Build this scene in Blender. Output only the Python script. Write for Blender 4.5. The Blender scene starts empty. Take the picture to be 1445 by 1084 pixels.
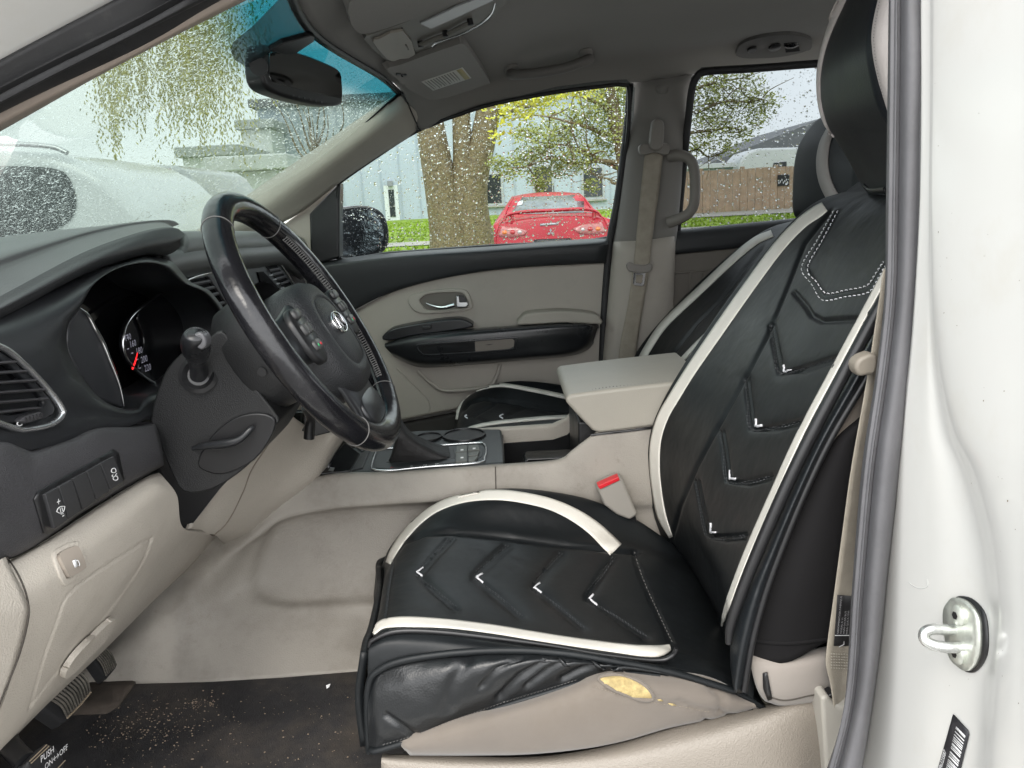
import bpy, bmesh, math, random
import numpy as np
from mathutils import Vector, Matrix
from mathutils.bvhtree import BVHTree
random.seed(7); np.random.seed(7)
SC = bpy.context.scene
COL = SC.collection
R = math.radians

# ------------------------------------------------------------------ camera
IW, IH, FPX = 1445.0, 1084.0, 1085.0
CAM = Vector((0.0, -1.5, 1.2))
PITCH, ROLL = R(13.0), R(3.0)
fw = Vector((0, math.cos(PITCH), -math.sin(PITCH)))
rt0 = Vector((1, 0, 0)); up0 = rt0.cross(fw)
RT = rt0*math.cos(ROLL) - up0*math.sin(ROLL)
UP = up0*math.cos(ROLL) + rt0*math.sin(ROLL)
cd = bpy.data.cameras.new('camera'); cam = bpy.data.objects.new('camera', cd); COL.objects.link(cam)
cd.sensor_width = 36.0; cd.lens = FPX/IW*36.0; cd.clip_start = 0.02; cd.clip_end = 2000
m = Matrix.Identity(4)
for i in range(3):
    m[i][0], m[i][1], m[i][2], m[i][3] = RT[i], UP[i], -fw[i], CAM[i]
cam.matrix_world = m
SC.camera = cam

# ------------------------------------------------------------------ light
SUN_EL, SUN_AZ = 50.0, 12.0        # the sun stands on the open-door side (towards -Y), a little to the front
w = bpy.data.worlds.new('World'); SC.world = w; w.use_nodes = True
nt = w.node_tree; bg = nt.nodes['Background']
sky = nt.nodes.new('ShaderNodeTexSky'); sky.sky_type = 'NISHITA'; sky.sun_disc = False
sky.sun_elevation = R(SUN_EL); sky.sun_rotation = R(180+SUN_AZ); sky.air_density = 1.0; sky.dust_density = 3.0; sky.ozone_density = 1.5
tc = nt.nodes.new('ShaderNodeTexCoord')
nz = nt.nodes.new('ShaderNodeTexNoise'); nz.inputs['Scale'].default_value = 2.2; nz.inputs['Detail'].default_value = 6
rp = nt.nodes.new('ShaderNodeValToRGB'); rp.color_ramp.elements[0].position = .30; rp.color_ramp.elements[1].position = .62
rp.color_ramp.elements[0].color = (.72,.72,.72,1); rp.color_ramp.elements[1].color = (1,1,1,1)
mx = nt.nodes.new('ShaderNodeMixRGB'); mx.inputs[2].default_value = (8.9, 9.0, 9.1, 1)   # bright cloud sheet over the blue
nt.links.new(tc.outputs['Generated'], nz.inputs['Vector']); nt.links.new(nz.outputs['Fac'], rp.inputs[0])
nt.links.new(rp.outputs[0], mx.inputs[0]); nt.links.new(sky.outputs[0], mx.inputs[1])
nt.links.new(mx.outputs[0], bg.inputs[0]); bg.inputs[1].default_value = 0.14
sl = bpy.data.lights.new('sun', 'SUN'); sl.energy = 0.8; sl.angle = R(30); sl.color = (1, .95, .87)
sun = bpy.data.objects.new('sun', sl); COL.objects.link(sun)
a = R(SUN_AZ); e = R(SUN_EL)
sdir = Vector((-math.sin(a)*math.cos(e), -math.cos(a)*math.cos(e), math.sin(e)))
sun.rotation_euler = sdir.to_track_quat('Z', 'Y').to_euler()
vs = SC.view_settings; vs.view_transform = 'Standard'; vs.look = 'None'; vs.gamma = 1; vs.exposure = 1.58
SC.cycles.use_denoising = True
SC.cycles.max_bounces = 8; SC.cycles.diffuse_bounces = 4; SC.cycles.use_adaptive_sampling = True; SC.cycles.adaptive_threshold = .015; SC.cycles.transparent_max_bounces = 24
SC.cycles.sample_clamp_indirect = 6

# ------------------------------------------------------------------ picture ray -> point in the place (at a known distance)
def ray(px, py): return fw + RT*((px-IW/2)/FPX) - UP*((py-IH/2)/FPX)
def V(px, py, Y):
    d = ray(px, py); return CAM + d*((Y-CAM.y)/d.y)
def VX(px, py, X):
    d = ray(px, py); return CAM + d*((X-CAM.x)/d.x)
def VZ(px, py, Z):
    d = ray(px, py); return CAM + d*((Z-CAM.z)/d.z)
def proj(p):
    d = p-CAM; z = d.dot(fw)
    return IW/2+FPX*d.dot(RT)/z, IH/2-FPX*d.dot(UP)/z

# ------------------------------------------------------------------ materials
MATS = {}
def mat(name, col, rough=.5, metal=0, bump=None, var=None, coat=0, spec=.5, sheen=0, bump2=None, emit=None, dirt=None, wear=None):
    if name in MATS: return MATS[name]
    M = bpy.data.materials.new(name); M.use_nodes = True; n = M.node_tree.nodes; L = M.node_tree.links
    b = n['Principled BSDF']; c = (*col, 1)
    b.inputs['Base Color'].default_value = c; b.inputs['Roughness'].default_value = rough; b.inputs['Metallic'].default_value = metal
    b.inputs['Specular IOR Level'].default_value = spec; b.inputs['Coat Weight'].default_value = coat; b.inputs['Coat Roughness'].default_value = .08
    b.inputs['Sheen Weight'].default_value = sheen
    t = n.new('ShaderNodeTexCoord'); prev = None
    if var:
        z = n.new('ShaderNodeTexNoise'); z.inputs['Scale'].default_value = var[0]; z.inputs['Detail'].default_value = 5; z.inputs['Roughness'].default_value = .62
        L.new(t.outputs['Object'], z.inputs['Vector'])
        mr = n.new('ShaderNodeMapRange'); mr.inputs[1].default_value = .3; mr.inputs[2].default_value = .7; mr.inputs[3].default_value = 1-var[1]; mr.inputs[4].default_value = 1+var[1]
        L.new(z.outputs['Fac'], mr.inputs[0])
        hs = n.new('ShaderNodeHueSaturation'); hs.inputs['Color'].default_value = c; L.new(mr.outputs[0], hs.inputs['Value']); prev = hs.outputs[0]
        r2 = n.new('ShaderNodeMapRange'); r2.inputs[1].default_value = .3; r2.inputs[2].default_value = .7; r2.inputs[3].default_value = max(.03, rough*(1-.8*var[1])); r2.inputs[4].default_value = min(1, rough*(1+.8*var[1]))
        L.new(z.outputs['Color'], r2.inputs[0]); L.new(r2.outputs[0], b.inputs['Roughness'])
    for dd in ([dirt] if dirt else [])+([wear] if wear else []):      # (colour, scale, low, high, amount)
        z = n.new('ShaderNodeTexNoise'); z.inputs['Scale'].default_value = dd[1]; z.inputs['Detail'].default_value = 8; z.inputs['Roughness'].default_value = .7
        L.new(t.outputs['Object'], z.inputs['Vector'])
        mr = n.new('ShaderNodeMapRange'); mr.inputs[1].default_value = dd[2]; mr.inputs[2].default_value = dd[3]; mr.inputs[4].default_value = dd[4]
        L.new(z.outputs['Fac'], mr.inputs[0])
        mm = n.new('ShaderNodeMixRGB'); L.new(mr.outputs[0], mm.inputs[0]); mm.inputs[2].default_value = (*dd[0], 1)
        if prev: L.new(prev, mm.inputs[1])
        else: mm.inputs[1].default_value = c
        prev = mm.outputs[0]
    if prev: L.new(prev, b.inputs['Base Color'])
    last = None
    for bb in [x for x in (bump, bump2) if x]:
        if len(bb) > 2 and bb[2] == 'v':
            z = n.new('ShaderNodeTexVoronoi'); z.inputs['Scale'].default_value = bb[0]; o = z.outputs['Distance']
        else:
            z = n.new('ShaderNodeTexNoise'); z.inputs['Scale'].default_value = bb[0]; z.inputs['Detail'].default_value = 3; o = z.outputs['Fac']
        L.new(t.outputs['Object'], z.inputs['Vector'])
        bp = n.new('ShaderNodeBump'); bp.inputs['Strength'].default_value = bb[1]; bp.inputs['Distance'].default_value = .35/bb[0]
        L.new(o, bp.inputs['Height'])
        if last: L.new(last, bp.inputs['Normal'])
        last = bp.outputs[0]
    if last: L.new(last, b.inputs['Normal'])
    if emit:
        b.inputs['Emission Color'].default_value = (*emit[0], 1); b.inputs['Emission Strength'].default_value = emit[1]
    MATS[name] = M; return M

def glass(name, tint=(.8,.85,.83), scale=120, cover=.5, ior=1.2, band=None, rough=0.0, extra=None, refl=1.0):
    """wet pane: clear tinted sheet with a mirror of its surroundings; drops are small domes that bend the view"""
    M = bpy.data.materials.new(name); M.use_nodes = True; n = M.node_tree.nodes; L = M.node_tree.links
    for x in list(n):
        if x.type != 'OUTPUT_MATERIAL': n.remove(x)
    out = n['Material Output']; t = n.new('ShaderNodeTexCoord')
    tr = n.new('ShaderNodeBsdfTransparent'); tr.inputs[0].default_value = (*tint, 1)
    gl = n.new('ShaderNodeBsdfGlossy'); gl.inputs['Roughness'].default_value = .0
    fr = n.new('ShaderNodeFresnel'); fr.inputs[0].default_value = 1.45
    fm = n.new('ShaderNodeMath'); fm.operation = 'MULTIPLY'; L.new(fr.outputs[0], fm.inputs[0]); fm.inputs[1].default_value = refl
    cl = n.new('ShaderNodeMixShader'); L.new(fm.outputs[0], cl.inputs[0]); L.new(tr.outputs[0], cl.inputs[1]); L.new(gl.outputs[0], cl.inputs[2])
    if band:
        sp = n.new('ShaderNodeSeparateXYZ'); L.new(t.outputs['Object'], sp.inputs[0])
        mr = n.new('ShaderNodeMapRange'); mr.interpolation_type = 'SMOOTHSTEP'; mr.inputs[1].default_value = band[0]; mr.inputs[2].default_value = band[1]
        L.new(sp.outputs['Z'], mr.inputs[0])
        mc = n.new('ShaderNodeMixRGB'); L.new(mr.outputs[0], mc.inputs[0]); mc.inputs[1].default_value = (*tint, 1); mc.inputs[2].default_value = (*band[2], 1)
        L.new(mc.outputs[0], tr.inputs[0])
    mask = hgt = None
    layers = [(scale, cover, .9), (scale*2.4, cover*.9, .6)]
    if extra: layers.append(extra)
    for s, cv, hh in layers:
        v = n.new('ShaderNodeTexVoronoi'); v.inputs['Scale'].default_value = s; v.inputs['Randomness'].default_value = 1
        wn = n.new('ShaderNodeTexNoise'); wn.inputs['Scale'].default_value = s*1.3
        L.new(t.outputs['Object'], wn.inputs['Vector'])
        ad = n.new('ShaderNodeVectorMath'); ad.operation = 'MULTIPLY_ADD'; L.new(wn.outputs['Color'], ad.inputs[0]); ad.inputs[1].default_value = (.5/s,)*3; L.new(t.outputs['Object'], ad.inputs[2])
        L.new(ad.outputs[0], v.inputs['Vector'])
        sc_ = n.new('ShaderNodeSeparateColor'); L.new(v.outputs['Color'], sc_.inputs[0])
        rr = n.new('ShaderNodeMapRange'); rr.inputs[1].default_value = 1-cv; rr.inputs[2].default_value = 1; rr.inputs[3].default_value = 0.0; rr.inputs[4].default_value = .62
        L.new(sc_.outputs[0], rr.inputs[0])                    # drop radius from the cell's own number
        sb = n.new('ShaderNodeMath'); sb.operation = 'SUBTRACT'; L.new(rr.outputs[0], sb.inputs[0]); L.new(v.outputs['Distance'], sb.inputs[1])
        mk = n.new('ShaderNodeMapRange'); mk.inputs[1].default_value = 0; mk.inputs[2].default_value = .05; L.new(sb.outputs[0], mk.inputs[0])
        mh = n.new('ShaderNodeMath'); mh.operation = 'MULTIPLY'; mh.use_clamp = True; L.new(sb.outputs[0], mh.inputs[0]); mh.inputs[1].default_value = hh/s*3
        h2 = n.new('ShaderNodeMath'); h2.operation = 'MAXIMUM'; L.new(sb.outputs[0], h2.inputs[0]); h2.inputs[1].default_value = 0
        h3 = n.new('ShaderNodeMath'); h3.operation = 'MULTIPLY'; L.new(h2.outputs[0], h3.inputs[0]); h3.inputs[1].default_value = hh*1.2/s
        if mask is None: mask, hgt = mk.outputs[0], h3.outputs[0]
        else:
            q = n.new('ShaderNodeMath'); q.operation = 'MAXIMUM'; L.new(mask, q.inputs[0]); L.new(mk.outputs[0], q.inputs[1]); mask = q.outputs[0]
            q = n.new('ShaderNodeMath'); q.operation = 'ADD'; L.new(hgt, q.inputs[0]); L.new(h3.outputs[0], q.inputs[1]); hgt = q.outputs[0]
    bp = n.new('ShaderNodeBump'); bp.inputs['Strength'].default_value = 1; bp.inputs['Distance'].default_value = 1.0; L.new(hgt, bp.inputs['Height'])
    rf = n.new('ShaderNodeBsdfRefraction'); rf.inputs['IOR'].default_value = ior; rf.inputs['Roughness'].default_value = rough
    rf.inputs[0].default_value = (*[min(1, c*.86) for c in tint], 1)
    if band: L.new(mc.outputs[0], rf.inputs[0])
    L.new(bp.outputs[0], rf.inputs['Normal'])
    g2 = n.new('ShaderNodeBsdfGlossy'); g2.inputs['Roughness'].default_value = .02; L.new(bp.outputs[0], g2.inputs['Normal'])
    f2 = n.new('ShaderNodeFresnel'); f2.inputs[0].default_value = 1.33; L.new(bp.outputs[0], f2.inputs['Normal'])
    dm = n.new('ShaderNodeMixShader'); L.new(f2.outputs[0], dm.inputs[0]); L.new(rf.outputs[0], dm.inputs[1]); L.new(g2.outputs[0], dm.inputs[2])
    mxs = n.new('ShaderNodeMixShader'); L.new(mask, mxs.inputs[0]); L.new(cl.outputs[0], mxs.inputs[1]); L.new(dm.outputs[0], mxs.inputs[2])
    L.new(mxs.outputs[0], out.inputs[0]); MATS[name] = M; return M

# colours of the place
BEIGE   = mat('beige_plastic', (.455,.415,.36), .55, bump=(480,.7,'v'), var=(7,.06), dirt=((.22,.18,.14), 9, .56, .82, .35))
CONB    = mat('console_beige_shaded', (.318,.292,.256), .62, bump=(480,.5,'v'), var=(5,.08), dirt=((.13,.11,.09), 8, .48, .78, .5), wear=((.16,.135,.11), 26, .60, .74, .45))  # same plastic as the trim, darkened for footwell shade; dirt and scuffs on top
BEIGE_D = mat('beige_trim_grey', (.415,.382,.335), .6, bump=(900,.25), var=(6,.05), dirt=((.15,.13,.11), 7, .55, .8, .25))
BEIGE_L = mat('beige_vinyl', (.38,.355,.305), .45, bump=(700,.3,'v'), var=(8,.05))
FABRIC  = mat('beige_cloth', (.14,.12,.101), .9, bump=(1500,.5), var=(9,.09), sheen=.3, dirt=((.12,.098,.076), 11, .48, .75, .6))
HEADL   = mat('headliner_cloth', (.215,.205,.19), .95, bump=(1400,.3), var=(4,.04), sheen=.2)
DARK    = mat('charcoal_plastic', (.015,.0155,.0165), .5, bump=(650,.45,'v'), var=(10,.15))
DARK_G  = mat('grey_dash_plastic', (.046,.045,.048), .55, bump=(600,.7,'v'), var=(8,.12))
PADTOP  = mat('dash_pad_grain', (.075,.077,.078), .40, bump=(700,.6,'v'), var=(6,.1))  # pad top kept paler for the windshield light on it
BLACK   = mat('black_plastic', (.013,.013,.014), .35, var=(12,.2), bump=(900,.12))
SATIN   = mat('black_satin', (.016,.017,.019), .3, var=(9,.25), dirt=((.06,.058,.055), 22, .58, .8, .25))
PIANO   = mat('gloss_black', (.006,.006,.007), .08, var=(14,.4))
RUBBER  = mat('black_rubber', (.02,.02,.021), .6, var=(15,.2), bump=(300,.2), dirt=((.09,.085,.075), 30, .6, .8, .3))
SEAL    = mat('grey_rubber_seal', (.095,.094,.10), .55, var=(9,.2), bump=(350,.15), dirt=((.16,.155,.15), 25, .6, .85, .4))
LEATHER = mat('black_leather', (.0075,.009,.0102), .45, bump=(160,.05), bump2=(11,.12), var=(5,.22), spec=.30)
LEATH_W = mat('wheel_leather', (.010,.010,.012), .20, bump=(520,.05,'v'), bump2=(30,.1), var=(8,.3), wear=((.04,.039,.039), 16, .5, .75, .45))
WHITE_L = mat('white_leather', (.74,.71,.645), .45, bump=(420,.2,'v'), var=(9,.06), dirt=((.5,.44,.36), 14, .55, .8, .4))
GREY_L  = mat('grey_leather', (.52,.48,.46), .5, bump=(420,.2,'v'), var=(9,.05))
STITCH  = mat('white_thread', (.75,.75,.78), .7)
STITCHG = mat('grey_thread', (.16,.155,.15), .7)
CHROME  = mat('chrome', (.8,.8,.82), .12, metal=1, var=(20,.3))
SILVER  = mat('satin_silver', (.55,.56,.57), .3, metal=.9, var=(20,.2))
ZINC    = mat('zinc_plate', (.62,.64,.58), .36, metal=.65, var=(35,.25), bump=(200,.15), dirt=((.45,.5,.42), 30, .45, .7, .6))
WPAINT  = mat('white_paint', (.62,.615,.588), .32, coat=.4, var=(3,.025), dirt=((.52,.48,.40), 7, .56, .84, .4), wear=((.30,.26,.20), 60, .70, .78, .5))
PRINT   = mat('white_print', (.75,.75,.75), .6)
STRETCH = mat('black_stretch_cloth', (.0075,.007,.0075), .95, bump=(1600,.6), var=(5,.2), spec=.2)
BELT    = mat('tan_webbing', (.33,.295,.24), .8, bump=(900,.8,'v'), var=(40,.12))
CARPET  = mat('black_floor_mat', (.022,.021,.022), .97, bump=(500,1.0), var=(9,.45), dirt=((.10,.08,.062), 7, .46, .75, .6))
CARPETB = mat('brown_carpet', (.075,.06,.048), .98, bump=(600,1), var=(14,.4))
FOAM    = mat('yellow_foam', (.36,.28,.125), .95, bump=(420,1.0), var=(90,.35), dirt=((.26,.18,.08), 70, .5, .7, .7))
RED     = mat('red_button', (.62,.02,.03), .35, var=(30,.1))
CRUMB   = mat('crumbs', (.21,.165,.12), .9)

# ------------------------------------------------------------------ objects
OFF = {}
def thing(name, label, cat, loc=(0,0,0), group=None, kind=None):
    o = bpy.data.objects.new(name, None); COL.objects.link(o); o.location = loc; o.empty_display_size = .1
    o['label'] = label; o['category'] = cat
    if group: o['group'] = group
    if kind: o['kind'] = kind
    OFF[o] = Vector(loc); return o
def tag(o, label=None, cat=None, group=None, kind=None):
    if label: o['label'] = label
    if cat: o['category'] = cat
    if group: o['group'] = group
    if kind: o['kind'] = kind
    return o
def link(name, me, parent=None, mats=(), label=None, kind=None):
    o = bpy.data.objects.new(name, me); COL.objects.link(o)
    for x in (mats if isinstance(mats, (list, tuple)) else [mats]): me.materials.append(x)
    if parent is not None:
        o.parent = parent; off = OFF.get(parent, Vector()); OFF[o] = off
        if off.length > 0 and hasattr(me, 'vertices'):
            k = np.empty(len(me.vertices)*3, 'f'); me.vertices.foreach_get('co', k)
            k = k.reshape(-1, 3)-np.array(off, 'f'); me.vertices.foreach_set('co', k.ravel()); me.update()
    if label: o['label'] = label
    if kind: o['kind'] = kind
    return o
def pyobj(name, vs_, fs, mats, parent=None, smooth=False, label=None, kind=None):
    me = bpy.data.meshes.new(name); me.from_pydata([tuple(v) for v in vs_], [], fs); me.update()
    if smooth: me.polygons.foreach_set('use_smooth', [True]*len(me.polygons))
    return link(name, me, parent, mats, label, kind)
def bmobj(name, bm, mats, parent=None, smooth=False, **k):
    me = bpy.data.meshes.new(name); bmesh.ops.recalc_face_normals(bm, faces=bm.faces); bm.to_mesh(me); bm.free()
    if smooth: me.polygons.foreach_set('use_smooth', [True]*len(me.polygons))
    return link(name, me, parent, mats, **k)
def autosmooth(o, ang=40):
    for p in o.data.polygons: p.use_smooth = True
    es = []
    bm = bmesh.new(); bm.from_mesh(o.data)
    for e_ in bm.edges:
        if len(e_.link_faces) == 2 and e_.calc_face_angle(0) > R(ang): e_.smooth = False
    bm.to_mesh(o.data); bm.free(); return o
def bevel(o, wd, seg=3, ang=40):
    b = o.modifiers.new('bevel', 'BEVEL'); b.width = wd; b.segments = seg; b.limit_method = 'ANGLE'; b.angle_limit = R(ang); b.harden_normals = False
    for p in o.data.polygons: p.use_smooth = True
    ws = o.modifiers.new('wn', 'WEIGHTED_NORMAL'); ws.keep_sharp = True
    return o

def cr(pts, n, closed=False):
    """Catmull-Rom through the points (tuples or Vectors), n steps a span"""
    P = [np.array(p, float) for p in pts]; k = len(P)
    if k < 2: return P
    out = []; spans = k if closed else k-1
    for i in range(spans):
        p1, p2 = P[i], P[(i+1) % k]
        p0 = P[i-1] if (closed or i > 0) else 2*p1-p2
        p3 = P[(i+2) % k] if (closed or i+2 < k) else 2*p2-p1
        for j in range(n):
            t = j/n
            out.append(.5*((2*p1)+(-p0+p2)*t+(2*p0-5*p1+4*p2-p3)*t*t+(-p0+3*p1-3*p2+p3)*t**3))
    if not closed: out.append(P[-1])
    return out
def resample(pts, n):
    """n points evenly along a smooth curve"""
    C = np.array(cr(pts, 12)); s = np.r_[0, np.cumsum(np.linalg.norm(np.diff(C, axis=0), axis=1))]
    t = np.linspace(0, s[-1], n)
    return np.stack([np.interp(t, s, C[:, i]) for i in range(C.shape[1])], 1)
def surf(rows, nu, nv):
    """smooth surface through rows of control points -> array (rows, cols, 3)"""
    A = np.array([cr([tuple(p) for p in r], nu) for r in rows])
    B = np.array([cr([tuple(p) for p in A[:, j]], nv) for j in range(A.shape[1])])
    return B.transpose(1, 0, 2)
def gnormals(G):
    du = np.gradient(G, axis=1); dv = np.gradient(G, axis=0); N = np.cross(du, dv)
    N /= (np.linalg.norm(N, axis=2, keepdims=True)+1e-12)
    c = np.array(CAM)-G.reshape(-1, 3).mean(0); 
    if (N*c).sum(2).mean() < 0: N = -N
    return N
def projn(G):
    d = G-np.array(CAM); z = d@np.array(fw)
    return IW/2+FPX*(d@np.array(RT))/z, IH/2-FPX*(d@np.array(UP))/z
def segdist(x, y, line):
    D = np.full(x.shape, 1e9)
    for (x0, y0), (x1, y1) in zip(line[:-1], line[1:]):
        dx, dy = x1-x0, y1-y0; t = np.clip(((x-x0)*dx+(y-y0)*dy)/(dx*dx+dy*dy+1e-9), 0, 1)
        D = np.minimum(D, np.hypot(x-x0-t*dx, y-y0-t*dy))
    return D
def groove(G, line, wpx, depth):
    N = gnormals(G); x, y = projn(G); d = segdist(x, y, line)
    return G - N*(depth*np.exp(-(d/wpx)**2))[:, :, None]
def gridmesh(name, G, mats, parent=None, thick=0, smooth=True, label=None, flip=None, kind=None, bev=0):
    h, wd = G.shape[:2]; G = np.asarray(G, float)
    vs_ = G.reshape(-1, 3); ii = np.arange(h*wd).reshape(h, wd)
    q = np.stack([ii[:-1, :-1], ii[:-1, 1:], ii[1:, 1:], ii[1:, :-1]], -1).reshape(-1, 4)
    a_ = vs_[q[:, 0]]; nn = np.cross(vs_[q[:, 1]]-a_, vs_[q[:, 3]]-a_)
    cen = vs_[q].mean(1); s = (nn*(np.array(CAM)-cen)).sum()
    if flip is None: flip = s < 0
    if flip: q = q[:, ::-1]
    o = pyobj(name, vs_, q.tolist(), mats, parent, smooth, label, kind)
    if thick:
        sd = o.modifiers.new('thickness', 'SOLIDIFY'); sd.thickness = thick; sd.offset = -1; sd.use_even_offset = False
    if bev: bevel(o, bev, 3, 50)
    return o
def bvh(G):
    h, wd = G.shape[:2]; vs_ = [Vector(p) for p in G.reshape(-1, 3)]
    fs = [(i*wd+j, i*wd+j+1, (i+1)*wd+j+1, (i+1)*wd+j) for i in range(h-1) for j in range(wd-1)]
    return BVHTree.FromPolygons(vs_, fs)
class On:
    """points and outward normals on a surface, found along the picture ray"""
    def __init__(s, *Gs, fallback=None): s.t = [bvh(G) for G in Gs]; s.fb = fallback
    def __call__(s, px, py):
        d = ray(px, py).normalized(); best = None
        for t in s.t:
            h = t.ray_cast(CAM, d)
            if h[0] is not None and (best is None or h[3] < best[3]): best = h
        if best is None:
            if s.fb: return s.fb(px, py)
            b = None                                     # beside the edge: nearest point of the surface to the ray
            for k in range(1, 60):
                q = CAM+d*(.3+k*.05)
                for t in s.t:
                    h = t.find_nearest(q)
                    if h[0] is not None and (b is None or h[3] < b[3]): b = h
            best = b
        n_ = Vector(best[1])
        if n_.dot(d) > 0: n_ = -n_
        return Vector(best[0]), n_
class Plane:
    def __init__(s, fn, n_): s.f = fn; s.n = Vector(n_).normalized()
    def __call__(s, px, py): return s.f(px, py), s.n
def planeY(Y): return Plane(lambda a_, b_: V(a_, b_, Y), (0, -1, 0))
def planeX(X): return Plane(lambda a_, b_: VX(a_, b_, X), (1 if X < 0 else -1, 0, 0))
def planeZ(Z): return Plane(lambda a_, b_: VZ(a_, b_, Z), (0, 0, 1 if Z < CAM.z else -1))

def strip(name, pts, wd, on, mats, parent, lift=.002, thick=.003, n=10, label=None, cols=3, kind=None, dome=0):
    """a band laid along a line on a surface; wd: width in picture px (number or one per point)"""
    ws_ = wd if isinstance(wd, (list, tuple)) else [wd]*len(pts)
    C = np.array(cr([(p[0], p[1], q) for p, q in zip(pts, ws_)], n)); T = np.gradient(C[:, :2], axis=0); T /= np.linalg.norm(T, axis=1, keepdims=True)+1e-9
    G = []
    for (x, y, q), (tx, ty) in zip(C, T):
        row = []
        for k in range(cols):
            s = (k/(cols-1)-.5)*max(q, .05); p, nn = on(x-ty*s, y+tx*s)
            row.append(p+nn*(lift+dome*(1-(2*k/(cols-1)-1)**2)))
        G.append(row)
    return gridmesh(name, np.array([[tuple(v) for v in r] for r in G]), mats, parent, thick, label=label, kind=kind)
def plate(name, outline, on, mats, parent, lift=.002, thick=.004, cell=14, smooth_n=0, label=None, bev=0, kind=None):
    """a flat-ish piece of the given outline lying on a surface"""
    pts = [tuple(p) for p in (cr(outline, smooth_n, True) if smooth_n else outline)]
    bm = bmesh.new(); f = bm.faces.new([bm.verts.new((p[0], p[1], 0)) for p in pts])
    xs = [p[0] for p in pts]; ys = [p[1] for p in pts]
    for ax, lo, hi in ((0, min(xs), max(xs)), (1, min(ys), max(ys))):
        k = int((hi-lo)//cell)
        for i in range(1, k+1):
            c = lo+(hi-lo)*i/(k+1); nrm = (1, 0, 0) if ax == 0 else (0, 1, 0); co = (c, 0, 0) if ax == 0 else (0, c, 0)
            bmesh.ops.bisect_plane(bm, geom=bm.verts[:]+bm.edges[:]+bm.faces[:], plane_co=co, plane_no=nrm)
    for v in bm.verts:
        p, nn = on(v.co.x, v.co.y); v.co = p+nn*lift
    me = bpy.data.meshes.new(name); bm.normal_update()
    s = sum(ff.normal.dot(CAM-ff.calc_center_median())*ff.calc_area() for ff in bm.faces)
    if s < 0: bmesh.ops.reverse_faces(bm, faces=bm.faces[:])
    bm.to_mesh(me); bm.free()
    me.polygons.foreach_set('use_smooth', [True]*len(me.polygons))
    o = link(name, me, parent, mats, label, kind)
    if thick:
        sd = o.modifiers.new('thickness', 'SOLIDIFY'); sd.thickness = thick; sd.offset = -1; sd.use_even_offset = False
    if bev: bevel(o, bev, 3, 45)
    return o
def stitches(name, lines, on, mats, parent, dash=5, gap=3, wd=1.1, lift=.0025):
    vs_, fs = [], []
    for line in lines:
        C = np.array(cr(line, 12)) if len(line) > 2 and line[0] != 'raw' else np.array(line, float)
        s = np.r_[0, np.cumsum(np.linalg.norm(np.diff(C, axis=0), axis=1))]; k = 0
        while k < s[-1]:
            e_ = min(k+dash, s[-1]); p = [np.interp(k, s, C[:, i]) for i in (0, 1)]; q = [np.interp(e_, s, C[:, i]) for i in (0, 1)]
            dx, dy = q[0]-p[0], q[1]-p[1]; l = math.hypot(dx, dy)+1e-6; nx, ny = -dy/l*wd/2, dx/l*wd/2; b = len(vs_)
            for (x, y, z) in ((p[0]+nx, p[1]+ny, .3), (p[0]-nx, p[1]-ny, .3), ((p[0]+q[0])/2-nx, (p[1]+q[1])/2-ny, 1), ((p[0]+q[0])/2+nx, (p[1]+q[1])/2+ny, 1), (q[0]-nx, q[1]-ny, .3), (q[0]+nx, q[1]+ny, .3)):
                pt, nn = on(x, y); vs_.append(pt+nn*lift*z)
            fs += [(b, b+1, b+2, b+3), (b+3, b+2, b+4, b+5)]; k += dash+gap
    o = pyobj(name, vs_, fs, mats, parent, True, kind='stuff'); return o
def slab(name, outline, fn, ext, mats, parent, bev=.004, smooth_n=0, label=None, seg=3, kind=None):
    """outline placed by fn(px,py), pushed back by the vector ext: a solid piece with rounded edges"""
    pts = [tuple(p) for p in (cr(outline, smooth_n, True) if smooth_n else outline)]
    A = [fn(p[0], p[1]) for p in pts]; B = [p+Vector(ext) for p in A]; n_ = len(A)
    bm = bmesh.new(); va = [bm.verts.new(p) for p in A]; vb = [bm.verts.new(p) for p in B]
    bm.faces.new(va); bm.faces.new(vb[::-1])
    for i in range(n_): bm.faces.new((va[i], vb[i], vb[(i+1) % n_], va[(i+1) % n_]))
    o = bmobj(name, bm, mats, parent, label=label, kind=kind)
    if bev: bevel(o, bev, seg, 50)
    return o
def ring(name, outer, inner, fn, ext, mats, parent, bev=.002, smooth_n=0, label=None):
    """a frame between two outlines with the same number of points"""
    a_ = [tuple(p) for p in (cr(outer, smooth_n, True) if smooth_n else outer)]; b_ = [tuple(p) for p in (cr(inner, smooth_n, True) if smooth_n else inner)]
    n_ = len(a_); e = Vector(ext); vs_ = [fn(*p) for p in a_]+[fn(*p) for p in b_]; vs_ += [v+e for v in vs_]; fs = []
    for i in range(n_):
        j = (i+1) % n_
        fs += [(i, j, n_+j, n_+i), (2*n_+i, 3*n_+i, 3*n_+j, 2*n_+j), (i, 2*n_+i, 2*n_+j, j), (n_+i, n_+j, 3*n_+j, 3*n_+i)]
    bm = bmesh.new(); vv = [bm.verts.new(v) for v in vs_]
    for f in fs: bm.faces.new([vv[k] for k in f])
    o = bmobj(name, bm, mats, parent, label=label)
    if bev: bevel(o, bev, 2, 40)
    return o
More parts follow.
